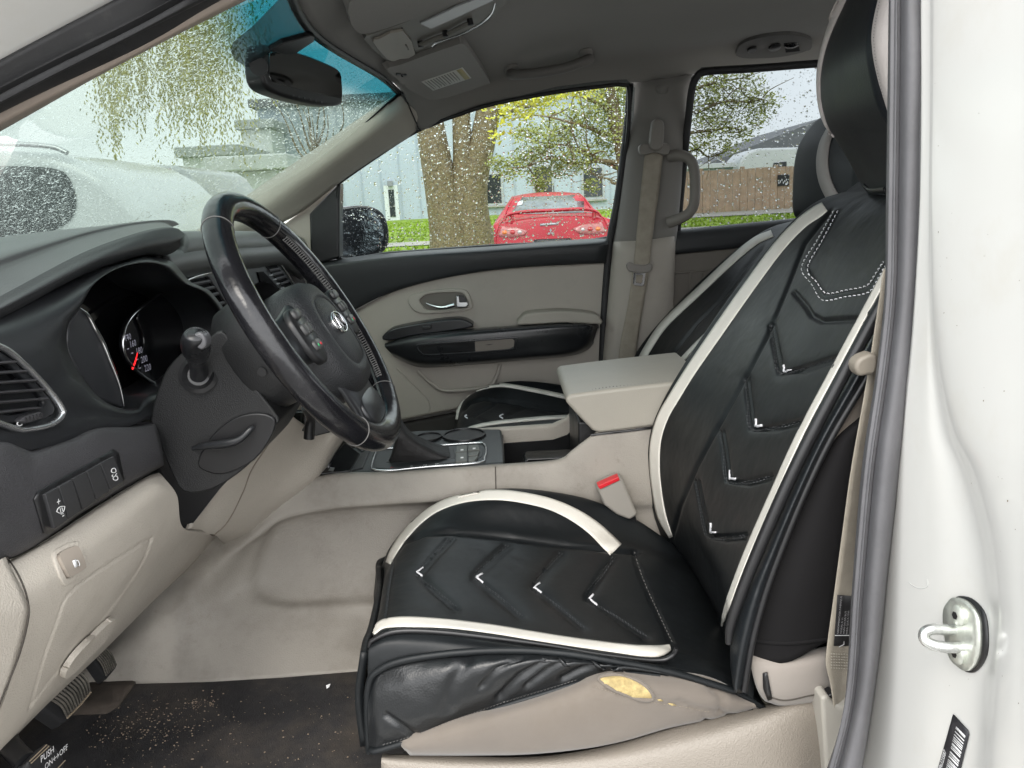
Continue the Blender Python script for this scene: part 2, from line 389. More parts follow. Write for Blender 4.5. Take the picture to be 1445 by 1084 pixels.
def tubegrid(pts, rad, res=12, flat=1.0, n=6, up=None, closed=False):
    C = np.array(cr([tuple(p) for p in pts], n, closed)); k = len(C)
    rr = np.array(rad, float) if isinstance(rad, (list, tuple)) else np.full(len(pts), float(rad))
    if closed: Rr = np.full(k, rr[0]) if len(set(rr)) == 1 else np.array([x[0] for x in cr([(q,) for q in rr], n, True)])
    else: Rr = np.array([x[0] for x in cr([(q,) for q in rr], n)])
    T = np.gradient(C, axis=0)
    if closed: T = np.roll(C, -1, 0)-np.roll(C, 1, 0)
    T /= np.linalg.norm(T, axis=1, keepdims=True)+1e-12
    u = np.array(up if up is not None else (0, 0, 1), float)
    if abs(T[0]@u) > .95 and up is None: u = np.array((1., 0, 0))
    G = []
    for i in range(k):
        if up is not None: u = np.array(up, float)
        a_ = u-T[i]*(T[i]@u); a_ /= np.linalg.norm(a_)+1e-12; b_ = np.cross(T[i], a_); u = a_
        G.append([C[i]+(a_*math.cos(2*math.pi*j/res)*flat+b_*math.sin(2*math.pi*j/res))*Rr[i] for j in range(res)])
    return np.array(G)
def tube(name, pts, rad, mats, parent, res=12, flat=1.0, n=6, up=None, closed=False, label=None, kind=None):
    """a rod of round (or flattened) section through the points, closed at its ends"""
    G = tubegrid(pts, rad, res, flat, n, up, closed); h = len(G); fs = []
    for i in range(h if closed else h-1):
        k = (i+1) % h
        for j in range(res): fs.append((i*res+j, k*res+j, k*res+(j+1) % res, i*res+(j+1) % res))
    if not closed: fs += [tuple(range(res)), tuple((h-1)*res+j for j in range(res-1, -1, -1))]
    bm = bmesh.new(); vv = [bm.verts.new(p) for p in G.reshape(-1, 3)]
    for f in fs: bm.faces.new([vv[k] for k in f])
    o = bmobj(name, bm, mats, parent, label=label, kind=kind); return autosmooth(o, 60)
def box(name, lo, hi, mats, parent=None, bev=.003, label=None, kind=None, M=None):
    lo, hi = Vector(lo), Vector(hi); vs_ = [Vector((x, y, z)) for z in (lo.z, hi.z) for y in (lo.y, hi.y) for x in (lo.x, hi.x)]
    if M: vs_ = [M@v for v in vs_]
    fs = [(0, 2, 3, 1), (4, 5, 7, 6), (0, 1, 5, 4), (2, 6, 7, 3), (0, 4, 6, 2), (1, 3, 7, 5)]
    o = pyobj(name, vs_, fs, mats, parent, label=label, kind=kind)
    if bev: bevel(o, bev, 3)
    return o
def lathe(name, prof, base, axis, mats, parent, res=24, label=None, sx=1.0):
    """turned piece: (radius, height) profile round an axis"""
    ax = Vector(axis).normalized(); u = ax.orthogonal().normalized(); v = ax.cross(u); b = Vector(base); vs_ = []; fs = []
    for r_, h_ in prof:
        for j in range(res):
            t = 2*math.pi*j/res; vs_.append(b+ax*h_+(u*math.cos(t)*sx+v*math.sin(t))*r_)
    for i in range(len(prof)-1):
        for j in range(res): fs.append((i*res+j, i*res+(j+1) % res, (i+1)*res+(j+1) % res, (i+1)*res+j))
    fs += [tuple(range(res-1, -1, -1)), tuple((len(prof)-1)*res+j for j in range(res))]
    bm = bmesh.new(); vv = [bm.verts.new(p) for p in vs_]
    for f in fs: bm.faces.new([vv[k] for k in f])
    return autosmooth(bmobj(name, bm, mats, parent, label=label), 35)
def text(name, s, p0, p1, on, size_px, mats, parent, lift=.0006, spin=None):
    """printed lettering on a surface: starts at p0 and reads towards p1 (picture px); size in px"""
    cu = bpy.data.curves.new(name, 'FONT'); cu.body = s; cu.size = 1; cu.extrude = .01; cu.resolution_u = 2
    o = bpy.data.objects.new(name, cu); COL.objects.link(o)
    dg = bpy.context.evaluated_depsgraph_get(); me = bpy.data.meshes.new_from_object(o.evaluated_get(dg)); bpy.data.objects.remove(o); bpy.data.curves.remove(cu)
    a_, n0 = on(*p0); b_, n1 = on(*p1); x = (b_-a_).normalized(); n0 = (n0-x*n0.dot(x)).normalized(); y = n0.cross(x)
    ppm = math.hypot(p1[0]-p0[0], p1[1]-p0[1])/max((b_-a_).length, 1e-6); sc_ = size_px/ppm
    for v in me.vertices: v.co = a_+x*(v.co.x*sc_)+y*(v.co.y*sc_)+n0*(lift+v.co.z*.03*sc_)
    me.name = name; return link(name, me, parent, mats)

# ================================================================== OUTSIDE
ASPH = mat('asphalt', (.20,.197,.19), .9, bump=(60,.6), var=(2,.2))
GRASS = mat('grass_green', (.20,.30,.016), .95, bump=(40,.8), var=(1.3,.35))
CONC = mat('concrete', (.36,.345,.31), .9, bump=(50,.4), var=(2,.12))
BARK = mat('bark', (.17,.13,.07), .95, bump=(11,1.6), var=(16,.55), dirt=((.19,.155,.065), 4, .42, .7, .6))
LEAF_Y = mat('spring_leaf', (.58,.58,.05), .7, var=(3,.4))
LEAF_G = mat('olive_leaf', (.29,.32,.075), .7, var=(3,.45))
WILLOW = mat('willow_leaf', (.44,.42,.09), .8, var=(3,.4))
SIDING = mat('white_siding', (.42,.475,.54), .7, var=(.7,.05), bump=(6,.2))
CGLASS = mat('car_glass_pale', (.16,.185,.185), .15, var=(6,.4))
DGLASS = mat('dark_glass', (.03,.035,.038), .08, var=(2,.3))
WOODF = mat('fence_wood', (.42,.30,.205), .85, var=(4,.25), bump=(20,.4))
ROOFG = mat('grey_roof', (.20,.205,.215), .8, var=(1,.1))
CARRED = mat('red_paint', (.40,.006,.018), .4, coat=.2, var=(5,.08))
CARWHT = mat('white_car_paint', (.72,.74,.74), .3, coat=.6, var=(4,.04))
CARSIL = mat('silver_car_paint', (.42,.44,.44), .3, coat=.6, var=(4,.06))
LAMPR = mat('red_lens', (.45,.02,.02), .1, coat=1)
LAMPW = mat('clear_lens', (.55,.5,.48), .12, coat=1, var=(40,.3))
LAMPO = mat('orange_lens', (.7,.17,.02), .1, coat=1)
TYRE = mat('tyre', (.02,.02,.02), .8, bump=(80,.3))

def gz(Y): return 0 if Y < 12 else min(.034*(Y-12), .82)
def groundsheet(name, x0, x1, ys, dz, m_, kind='structure'):
    G = np.array([[(x, y, gz(y)+dz) for x in np.linspace(x0, x1, 12)] for y in ys]); o = gridmesh(name, G, m_, flip=False); o['kind'] = kind; return o
groundsheet('ground', -400, 400, [-200, -20, -6, 0, 6, 12, 16, 20, 26, 32, 37, 60, 120, 400], 0, ASPH)
groundsheet('lawn', -60, 60, [14.2, 16, 20, 24, 30, 36, 40], .02, GRASS)
groundsheet('path', -60, 60, [19.6, 20.4, 21.0], .045, CONC)
groundsheet('gravel_strip', 3, 40, [25.4, 26.5, 27.9], .05, CONC)
# short grass blades over the lawn that shows behind the glass
gv, gf = [], []
for _ in range(16000):
    x, y = random.uniform(-11, 12), 14.4+random.random()**1.6*19
    if 19.5 < y < 21.1 or (x > 3 and 25.3 < y < 28): continue
    h_, a_ = random.uniform(.03, .09), random.uniform(0, 3.14); b = len(gv); dx, dy = math.cos(a_)*.05, math.sin(a_)*.05; z = gz(y)+.02
    gv += [(x-dx, y-dy, z), (x+dx, y+dy, z), (x+random.uniform(-.05, .05), y, z+h_)]; gf.append((b, b+1, b+2))
o = pyobj('grass', gv, gf, GRASS); tag(o, 'short green grass of the lawn behind the red car', 'grass', kind='stuff')

def leaves(name, blobs, n, size, m_, parent, droop=0):
    """leaf clumps: many small folded leaves spread through uneven lumps"""
    vs_, fs = [], []; tot = sum(b[3]**2 for b in blobs)
    for (x, y, z, r_) in blobs:
        for _ in range(int(n*r_*r_/tot)):
            d = Vector((random.gauss(0, 1), random.gauss(0, 1), random.gauss(0, 1))).normalized()*r_*random.random()**.45
            c = Vector((x, y, z))+Vector((d.x, d.y, d.z*.75-droop*random.random())); a_ = Vector((random.gauss(0, 1), random.gauss(0, 1), random.gauss(0, .6)-droop)).normalized()
            b_ = a_.orthogonal().normalized(); s = size*random.uniform(.6, 1.4); k = len(vs_); q = b_.cross(a_)*s*.15
            vs_ += [c, c+a_*s*.5+b_*s*.28+q, c+a_*s, c+a_*s*.5-b_*s*.28+q]; fs.append((k, k+1, k+2, k+3))
    return pyobj(name, vs_, fs, m_, parent)
def branch(parent, a_, b_, r0, r1, bend=.15, n=4):
    a_, b_ = Vector(a_), Vector(b_); L_ = (b_-a_).length
    pts = [a_.lerp(b_, t)+Vector((random.gauss(0, 1), random.gauss(0, 1), random.gauss(0, 1)))*bend*L_*.25*math.sin(math.pi*t) for t in np.linspace(0, 1, n)]
    tube('branch', pts, [r0+(r1-r0)*t for t in np.linspace(0, 1, n)], BARK, parent, res=7, n=3); return pts

# the big tree of three stems seen through the passenger window
TY = 18.5
def TP(px, py, Y=TY): return V(px, py, Y)
b0 = TP(655, 352); b0.z = gz(TY)-.1
tr = thing('broad_tree', 'thick mossy tree of three stems standing left of the red car', 'tree', b0)
for pts, rad in (([(640, 356), (634, 320), (622, 260), (609, 190), (600, 120), (596, 20)], [.62, .52, .42, .36, .30, .22]),
                 ([(650, 340), (652, 290), (654, 230), (651, 160), (655, 90), (650, 0)], [.45, .36, .27, .22, .18, .14]),
                 ([(672, 358), (666, 310), (668, 260), (680, 205), (690, 150), (702, 90), (725, 10)], [.58, .46, .36, .32, .29, .22, .14])):
    tube('trunk', [TP(*p) for p in pts], rad, BARK, tr, res=14)
for a_, b_ in (((690, 150), (790, 95)), ((700, 100), (840, 60)), ((602, 130), (540, 80)), ((655, 90), (690, 40)), ((690, 160), (760, 150))):
    branch(tr, TP(*a_), TP(*b_), .10, .03)
blobs = [(*TP(x, y, TY+dy), r_) for x, y, dy, r_ in ((712, 160, -4.5, .42), (735, 145, -4.5, .5), (765, 132, -4.5, .5), (800, 122, -4.5, .5), (835, 118, -4.5, .4), (705, 190, -4.5, .25), (745, 110, -4.5, .6), (690, 120, -4.5, .4), (720, 140, .5, .8), (755, 150, .2, .6), (790, 135, 0, .6), (770, 105, 0, .9), (840, 118, .4, .8), (700, 60, 0, 1.2), (800, 50, 0, 1.4), (640, 20, 0, 1.6), (560, 40, 0, 1.2), (740, 185, .5, .35))]
leaves('crown', blobs, 7000, .11, LEAF_Y, tr)

def leafy_tree(name, label, trunk, rads, limbs, blobs, n, size, m_, group=None):
    t_ = thing(name, label, 'tree', (trunk[0].x, trunk[0].y, trunk[0].z), group)
    tube('trunk', trunk, rads, BARK, t_, res=10)
    for a_, b_, r_ in limbs:
        ps = branch(t_, a_, b_, r_, r_*.3, .25, 5)
        for q in ps[2:]:
            for _ in range(3): branch(t_, q, q+Vector((random.gauss(0, .5), random.gauss(0, .4), random.gauss(.1, .4))), r_*.35, r_*.1, .3, 3)
    leaves('crown', blobs, n, size, m_, t_); return t_
Y2 = 15.5
def B(px, py, dy=0): return V(px, py, Y2+dy)
tb = B(880, 330); tb.z = gz(Y2)
leafy_tree('leafy_tree', 'olive leafed tree with wide low branches above the red car', [tb, B(884, 280), B(880, 220), B(868, 170), B(860, 100), B(850, 10)], [.26, .2, .17, .15, .12, .06],
    [(B(880, 240), B(800, 205), .06), (B(878, 230), B(745, 235), .055), (B(872, 190), B(775, 165), .06), (B(866, 160), B(815, 130), .05), (B(880, 260), B(835, 245), .04), (B(868, 180), B(930, 140), .06)],
    [(*B(x, y, d_), r_) for x, y, d_, r_ in ((720, 238, 0, .38), (745, 222, .2, .42), (775, 205, 0, .5), (800, 180, .3, .55), (835, 160, 0, .5), (860, 140, .2, .55), (760, 250, 0, .3), (820, 225, 0, .45), (850, 205, .3, .5), (790, 235, .4, .4), (870, 180, 0, .5), (745, 190, .2, .35), (880, 120, 0, .6), (700, 230, 0, .25), (835, 262, 0, .22), (765, 262, 0, .2), (900, 230, 0, .5))],
    8000, .075, LEAF_G)
Y3 = 17.0
def C3(px, py, dy=0): return V(px, py, Y3+dy)
tb = C3(935, 330); tb.z = gz(Y3)
leafy_tree('leafy_tree', 'thinly leafed tree filling the left of the rear side window', [tb, C3(940, 250), C3(950, 190), C3(965, 120), C3(975, 40)], [.22, .18, .15, .11, .05],
    [(C3(950, 200), C3(1050, 185), .05), (C3(958, 160), C3(1075, 140), .05), (C3(965, 130), C3(1050, 110), .05), (C3(948, 215), C3(1020, 215), .04)],
    [(*C3(x, y, d_), r_) for x, y, d_, r_ in ((1000, 130, 0, .55), (1030, 150, .2, .6), (1060, 140, 0, .5), (1085, 145, 0, .35), (1010, 180, 0, .55), (1045, 185, .2, .45), (985, 205, 0, .45), (1020, 112, 0, .5), (1055, 115, 0, .4), (1070, 165, 0, .35), (985, 160, .3, .5), (975, 120, 0, .4), (1025, 210, 0, .3))],
    4000, .08, LEAF_G)
# willow hanging over the cars in front
Y4 = 16.0
def W4(px, py, dy=0): return V(px, py, Y4+dy)
wx = W4(-200, 330).x
wt = thing('willow_tree', 'yellowish weeping willow hanging behind the wet windshield', 'tree', (wx, Y4+4, gz(20)))
tube('trunk', [Vector((wx, Y4+4, gz(20)-.1)), W4(-200, 150, 4), W4(-120, 0, 3), W4(60, -90, 2)], [.5, .4, .3, .18], BARK, wt)
for k in range(5): branch(wt, W4(40, -85, 2), W4(130+60*k-40, random.uniform(-70, -20)), .12, .04, .2, 5)
vs_, fs = [], []
for k in range(230):
    x = random.choice((random.gauss(170, 22), random.gauss(300, 30), random.gauss(235, 45), random.gauss(270, 30))); y0 = random.uniform(-40, 30); y1 = y0+random.uniform(90, 230)
    d_ = random.uniform(-1.5, 1.5); p = W4(x, y0, d_); q = W4(x+random.gauss(0, 8), y1, d_); L_ = int((p-q).length/.055)
    for i in range(L_):
        c = p.lerp(q, i/L_)+Vector((random.gauss(0, .05), random.gauss(0, .05), 0)); a_ = Vector((random.gauss(0, .5), random.gauss(0, .5), -1)).normalized(); b_ = a_.orthogonal().normalized(); s = .10; n0 = len(vs_)
        vs_ += [c, c+a_*s*.5+b_*s*.16, c+a_*s, c+a_*s*.5-b_*s*.16]; fs.append((n0, n0+1, n0+2, n0+3))
pyobj('crown', vs_, fs, WILLOW, wt)
# a bare shrub tree in front of the mirror's side
bt = thing('bare_tree', 'thin bare tree with fanned twigs below the rear view mirror', 'tree', V(455, 300, 24))
r0 = V(455, 300, 24); r0.z = gz(24); tube('trunk', [r0, V(450, 265, 24), V(448, 240, 24)], [.2, .16, .12], BARK, bt)
for k in range(16): branch(bt, V(449, random.uniform(235, 262), 24), V(random.uniform(375, 520), random.uniform(120, 200), 24+random.uniform(-2, 2)), .05, .012, .2, 4)

# white building behind the lawn
BY = 36.0
def F(px, py, d_=0): return V(px, py, BY+d_)
zb = gz(BY)
bd = thing('white_building', 'long white building with dark windows behind the big tree', 'building', (0, BY, zb))
xl, xr = F(380, 300).x, F(960, 300).x; ztop = 6.2
box('wall', (xl, BY, zb-.2), (xr, BY+10, ztop), SIDING, bd, bev=.02)
box('roof', (xl-.3, BY-.3, ztop), (xr+.3, BY+10.3, ztop+.35), ROOFG, bd, bev=.02)
for k, x in enumerate(np.arange(xl+.9, xr-.2, .9)): box('siding_rib', (x-.03, BY-.035, zb-.1), (x+.03, BY, ztop-.02), mat('siding_rib_blue', (.35,.40,.46), .7), bd, bev=0)
for (x0, y0, x1, y1) in ((684, 247, 708, 286), (754, 236, 779, 276), (823, 238, 850, 277), (900, 236, 925, 274)):
    a_, b_ = F(x0, y0), F(x1, y1); f_ = box('window', (a_.x-.12, BY-.07, b_.z-.12), (b_.x+.12, BY-.02, a_.z+.12), mat('grey_frame', (.4,.42,.44), .5), bd, bev=.01)
    box('pane', (a_.x, BY-.10, b_.z), (b_.x, BY-.072, a_.z), DGLASS, f_, bev=0); box('sill', (a_.x-.2, BY-.16, b_.z-.2), (b_.x+.2, BY-.02, b_.z-.122), CONC, f_, bev=.01)
a_, b_ = F(544, 262), F(562, 312); d_ = box('door', (a_.x-.1, BY-.06, zb), (b_.x+.1, BY-.02, a_.z), mat('white_door', (.66,.69,.7), .5), bd, bev=.01)
a_, b_ = F(548, 268), F(559, 306); box('pane', (a_.x, BY-.09, b_.z), (b_.x, BY-.062, a_.z), DGLASS, d_, bev=0)
a_ = F(551, 259); box('lamp', (a_.x-.12, BY-.25, a_.z-.15), (a_.x+.12, BY-.02, a_.z+.12), mat('lamp_grey', (.25,.26,.28), .5), bd, bev=.02)

# things behind the fence on the right
FY = 28.0
def E_(px, py, d_=0): return V(px, py, FY+d_)
fe = thing('wooden_fence', 'brown board fence behind the grass in the rear side window', 'fence', (E_(1050, 297).x, FY, gz(FY)))
zt, zf = E_(1050, 238).z, gz(FY)
x = E_(960, 290).x; k = 0
while x < E_(1250, 290).x:
    wd = .28; box('board', (x, FY+random.uniform(-.012, .012), zf), (x+wd-.012, FY+.035, zt+random.uniform(-.02, .02)), WOODF, fe, bev=.004)
    x += wd; k += 1
for px in (990, 1048, 1095, 1150, 1215): c = E_(px, 290).x; box('post', (c-.07, FY+.045, zf), (c+.07, FY+.18, zt+.08), WOODF, fe, bev=.01)
for z in (zf+.35, zt-.3): box('rail', (E_(960, 290).x, FY+.036, z), (E_(1250, 290).x, FY+.08, z+.09), WOODF, fe, bev=.005)
a_, b_ = E_(1097, 247), E_(1113, 262); sg = box('fence_sign', (a_.x, FY-.05, b_.z), (b_.x, FY-.02, a_.z), BLACK, None, bev=.005); tag(sg, 'small black and white sign fixed to the wooden fence', 'sign')
for k in range(7): box('print_block', (a_.x+.03+.055*k, FY-.056, b_.z+.08+.05*(k % 3)), (a_.x+.06+.055*k, FY-.051, b_.z+.15+.05*(k % 3)), PRINT, sg, bev=0)
GY = 46.0
def H_(px, py, d_=0): return V(px, py, GY+d_)
wh = thing('grey_roof_building', 'low building with a long grey sloping roof behind the fence', 'building', (H_(1100, 280).x, GY, gz(GY)))
box('wall', (H_(990, 250).x, GY, gz(GY)), (H_(1330, 250).x, GY+12, H_(1000, 232).z), SIDING, wh, bev=.02)
pl, pk = H_(985, 236), H_(1165, 165)
pyobj('roof', [pl+Vector((0, -.4, 0)), pk+Vector((0, -.4, 0)), Vector((H_(1345, 236).x, GY-.4, pl.z)), pl+Vector((0, 12, 0)), pk+Vector((0, 12, 0)), Vector((H_(1345, 236).x, GY+12, pl.z))], [(0, 1, 2), (3, 5, 4), (0, 3, 4, 1), (1, 4, 5, 2), (0, 2, 5, 3)], ROOFG, wh)
for px, h_ in ((1100, 188), (1109, 184)): c = H_(px, h_, 3); box('chimney_pipe', (c.x-.16, GY+2.8, c.z-1.2), (c.x+.16, GY+3.2, c.z), ROOFG, wh, bev=.02)
tv = thing('white_trailer', 'white rounded trailer roof showing above the wooden fence', 'trailer', (V(1090, 260, 33).x, 33, gz(33)))
def T_(px, py): return V(px, py, 33)
slab('body', [(1042, 300), (1042, 236), (1046, 224), (1056, 214), (1072, 209), (1250, 205), (1250, 300)], T_, (0, 2.3, 0), CARWHT, tv, .12)
slab('window', [(1092, 230), (1110, 228), (1110, 238), (1090, 238)], lambda a_, b_: V(a_, b_, 32.97), (0, .03, 0), DGLASS, tv, .0)
for px in (1080, 1180):
    c = T_(px, 300); c.z = gz(33)+.35; lathe('wheel', [(.1, -.02), (.34, 0), (.36, .05), (.36, .2), (.3, .24)], c+Vector((0, -.02, 0)), (0, 1, 0), TYRE, tv)
lo = thing('low_white_shed', 'low white flat roofed shed behind the left end of the fence', 'shed', (E_(985, 260, 6).x, FY+6, gz(FY+6)))
box('wall', (E_(960, 260, 6).x, FY+6, gz(34)), (E_(1042, 260, 6).x, FY+10, E_(1000, 238, 6).z), SIDING, lo, bev=.02); box('roof', (E_(958, 260, 6).x, FY+5.8, E_(1000, 238, 6).z), (E_(1044, 260, 6).x, FY+10.2, E_(1000, 236, 6).z+.15), CARWHT, lo, bev=.02)

# the red car, seen from behind
RY = 10.4; cx = V(780, 325, RY).x
rc = thing('red_car', 'red sedan with a rear wing parked behind the passenger window', 'car', (cx, RY, 0))
prof = [(.06, .22, .80), (0, .35, .85), (-.03, .50, .87), (.0, .66, .875), (.02, .80, .86), (.06, .98, .80), (.12, 1.02, .76), (.5, 1.05, .74), (.62, 1.06, .73), (.9, 1.20, .66), (1.15, 1.31, .60), (1.32, 1.365, .56), (1.6, 1.40, .55), (2.1, 1.41, .55), (2.5, 1.38, .57), (3.2, 1.05, .70), (3.4, .97, .74), (4.2, .82, .74), (4.45, .62, .72), (4.5, .3, .70)]
Gc = []
for s, z, hw in prof:
    Gc.append([(cx+hw*q*(1 if abs(q) < 1 else 1), RY+s+.10*abs(q)**3*(1 if s < 1 else -1), z-(.05*abs(q)**2.5 if z > .9 else 0)) for q in (-1, -.8, -.5, 0, .5, .8, 1)])
Gc = surf([[Vector(p) for p in r] for r in Gc], 3, 2); gridmesh('body', Gc, CARRED, rc, 0)
for sx in (-1, 1):   # body sides down to the sills
    rows = [[(cx+sx*hw*.998, RY+s+.1*(1 if s < 1 else -1), z-(.05 if z > .9 else 0)) for s, z, hw in prof], [(cx+sx*.885, RY+s*.985+.1, min(z-.02, .92)) for s, z, hw in prof], [(cx+sx*.86, RY+s*.98+.1, .24) for s, z, hw in prof]]
    gridmesh('side_panel', np.array(rows), CARRED, rc, .02)
onc = On(Gc)
plate('rear_window', [(720, 303), (737, 279), (832, 275), (850, 300)], onc, CGLASS, rc, .008, .006)
plate('plate_recess', [(752, 345), (754, 338), (806, 336), (808, 343)], onc, BLACK, rc, .006, .005)
plate('garnish', [(762, 316), (788, 314), (788, 317), (762, 319)], onc, SILVER, rc, .012, .008)
for o_ in ([(704, 334), (709, 320), (728, 321), (744, 326), (740, 332), (722, 335)], [(808, 323), (822, 317), (848, 314), (855, 327), (838, 331), (818, 330)]):
    tl = plate('tail_light', o_, onc, mat('tail_base', (.42,.13,.12), .15, coat=1, var=(30,.3)), rc, .015, .02, cell=6)
    c_ = np.mean(o_, 0); s = 1 if c_[0] > 780 else -1
    for dx, mm_, w_ in ((s*12, LAMPO, 3.6), (s*1, LAMPR, 3.8), (s*-9, LAMPW, 3)): plate('lens', [(c_[0]+dx+w_*math.cos(t), c_[1]+w_*.8*math.sin(t)-dx*.03) for t in np.linspace(0, 6.28, 13)[:-1]], onc, mm_, tl, .022, .008, cell=30)
# rear wing on two posts
def WP(px, py, d_=0): return V(px, py, RY+.12+d_)
tube('spoiler', [WP(712, 311), WP(718, 303), WP(740, 299), WP(780, 297), WP(820, 295), WP(840, 298), WP(848, 305)], [.035, .05, .06, .06, .06, .05, .035], CARRED, rc, res=12, flat=.45)
for px, py in ((722, 312), (838, 306)): tube('spoiler_post', [WP(px, py-9), WP(px, py+3)], .03, CARRED, rc)
tube('antenna', [V(782, 279, RY+1.6), V(781, 262, RY+1.7)], .008, BLACK, rc, res=6)
for a_ in (90, 210, 330):   # three diamond emblem
    pe, ne = onc(777, 328); u = Vector((math.cos(R(a_)), 0, math.sin(R(a_)))); v = Vector((-u.z, 0, u.x)); c = pe+Vector((0, -.02, 0))
    pyobj('emblem', [c, c+u*.03+v*.019, c+u*.062, c+u*.03-v*.019], [(0, 1, 2, 3)], CHROME, rc).modifiers.new('t', 'SOLIDIFY').thickness = .006
plate('window_sticker', [(731, 286), (738, 284), (737, 290), (730, 291)], onc, PRINT, rc, .016, .003)
for sx in (-1, 1):
    for dy in (.75, 3.5): lathe('wheel', [(.1, -.01), (.3, 0), (.32, .04), (.32, .18), (.28, .21)], (cx+sx*.9, RY+dy, .32), (-sx, 0, 0), TYRE, rc)

# parked white SUV and a silver car seen through the wet windshield
def S1(px, py): return V(px, py, 4.0)
sv = thing('white_suv', 'white parked suv with dark rear side glass at the far left', 'suv', (V(60, 330, 4).x, 4.0, 0))
zz = V(60, 400, 4)
slab('body', [(-560, 520), (-580, 380), (-420, 330), (-300, 240), (-180, 214), (0, 211), (70, 215), (104, 225), (150, 250), (216, 312), (232, 360), (232, 470), (200, 540)], S1, (0, 1.75, 0), CARWHT, sv, .10, seg=4)
slab('side_window', [(-60, 240), (0, 235), (70, 237), (95, 250), (106, 285), (92, 315), (40, 336), (-60, 350)], lambda a_, b_: V(a_, b_, 3.985), (0, .02, 0), DGLASS, sv, .0, 6)
slab('side_window', [(-250, 260), (-190, 240), (-75, 240), (-75, 350), (-300, 345)], lambda a_, b_: V(a_, b_, 3.985), (0, .02, 0), DGLASS, sv, .0)
tube('roof_rail', [S1(-250, 222), S1(-150, 204), S1(0, 203), S1(70, 207), S1(95, 216)], .018, SILVER, sv, res=8)
for px in (-420, 90):
    c = S1(px, 400); c.z = .36; lathe('wheel', [(.1, -.03), (.32, 0), (.36, .04), (.36, .22), (.3, .25)], c, (0, 1, 0), TYRE, sv)
def S2(px, py): return V(px, py, 7.5)
s2 = thing('silver_van', 'silver parked van with a wide dark rear window beyond the white suv', 'van', (V(220, 330, 7.5).x, 7.5, 0))
slab('body', [(118, 420), (122, 300), (140, 250), (160, 238), (200, 232), (245, 233), (262, 243), (290, 285), (310, 312), (318, 350), (316, 420)], S2, (0, 2.2, 0), CARSIL, s2, .12, seg=4)
slab('rear_window', [(150, 262), (165, 246), (240, 242), (258, 252), (284, 300), (215, 312), (165, 308)], lambda a_, b_: V(a_, b_, 7.475), (0, .03, 0), DGLASS, s2, .0, 4)
slab('tail_light', [(216, 239), (240, 238), (241, 244), (217, 245)], lambda a_, b_: V(a_, b_, 7.46), (0, .03, 0), LAMPR, s2, .005)
for px in (150, 290): c = S2(px, 400); c.z = .34; lathe('wheel', [(.1, 0), (.32, .01), (.34, .05), (.34, .2), (.3, .22)], c+Vector((0, -.02, 0)), (0, 1, 0), TYRE, s2)
for k, (x0, y0, x1, y1, Y) in enumerate(((255, 208, 335, 232, 30), (338, 170, 384, 200, 34), (300, 222, 400, 250, 20))):
    a_, b_ = V(x0, y0, Y), V(x1, y1, Y); lb = ('pale distant shed roof beyond the parked cars', 'small white distant house behind the willow twigs', 'grey white parked truck box beyond the silver van')[k]
    t_ = thing(('distant_shed', 'distant_house', 'box_truck')[k], lb, ('shed', 'house', 'truck')[k], (a_.x, Y, gz(Y)))
    box('wall' if k < 2 else 'cargo_box', (a_.x, Y, gz(Y) if k < 2 else .6), (b_.x, Y+4, a_.z-.4), mat('pale_wall', (.66,.68,.67), .7), t_, bev=.03); box('roof', (a_.x-.2, Y-.2, a_.z-.4), (b_.x+.2, Y+4.2, a_.z), mat('pale_roof', (.42,.44,.44), .8) if k < 2 else CARWHT, t_, bev=.05)
    if k == 2:
        for fx in (.2, .8): lathe('wheel', [(.1, 0), (.4, .02), (.42, .1), (.4, .3)], (a_.x+(b_.x-a_.x)*fx, Y+.02, gz(Y)+.42), (0, 1, 0), TYRE, t_)

# ================================================================== THE VAN SHELL
van = thing('minivan', 'white minivan body with its driver side door open and wet windows', 'minivan', (.4, 0, 0))
# headliner ---------------------------------------------------------------
far_edge = [(592,184),(650,160),(700,145),(780,130),(850,121),(890,117),(930,113),(975,105),(1060,98),(1150,91),(1260,84),(1420,74),(1600,66)]
fe_ = [V(x, y, .685) for x, y in far_edge]
rows = []
hx = [(-.252,.60,1.504),(-.262,.45,1.513),(-.296,.22,1.519),(-.322,0,1.522)]
def sym(r): return [Vector(p) for p in r]+[Vector((p[0], -p[1], p[2])) for p in r[-2::-1]]
rows.append(sym([(-.29,.66,1.462)]+hx))
for p in fe_:
    k = min(1, max(0, (p.x+.26)/.40)); zc = 1.556+.058*k
    rows.append(sym([(p.x, .685, p.z), (p.x, .635, p.z+.055), (p.x, .48, zc-.028), (p.x, .27, zc-.01), (p.x, 0, zc)]))
GH = surf(rows, 5, 4); gridmesh('headliner', GH, HEADL, van, .02)
onH = On(GH)
# roof skin outside
GR = GH.copy(); GR[:, :, 2] += .05; GR[:, :, 1] *= 1.06; gridmesh('roof_skin', GR, WPAINT, van, .006, flip=True)
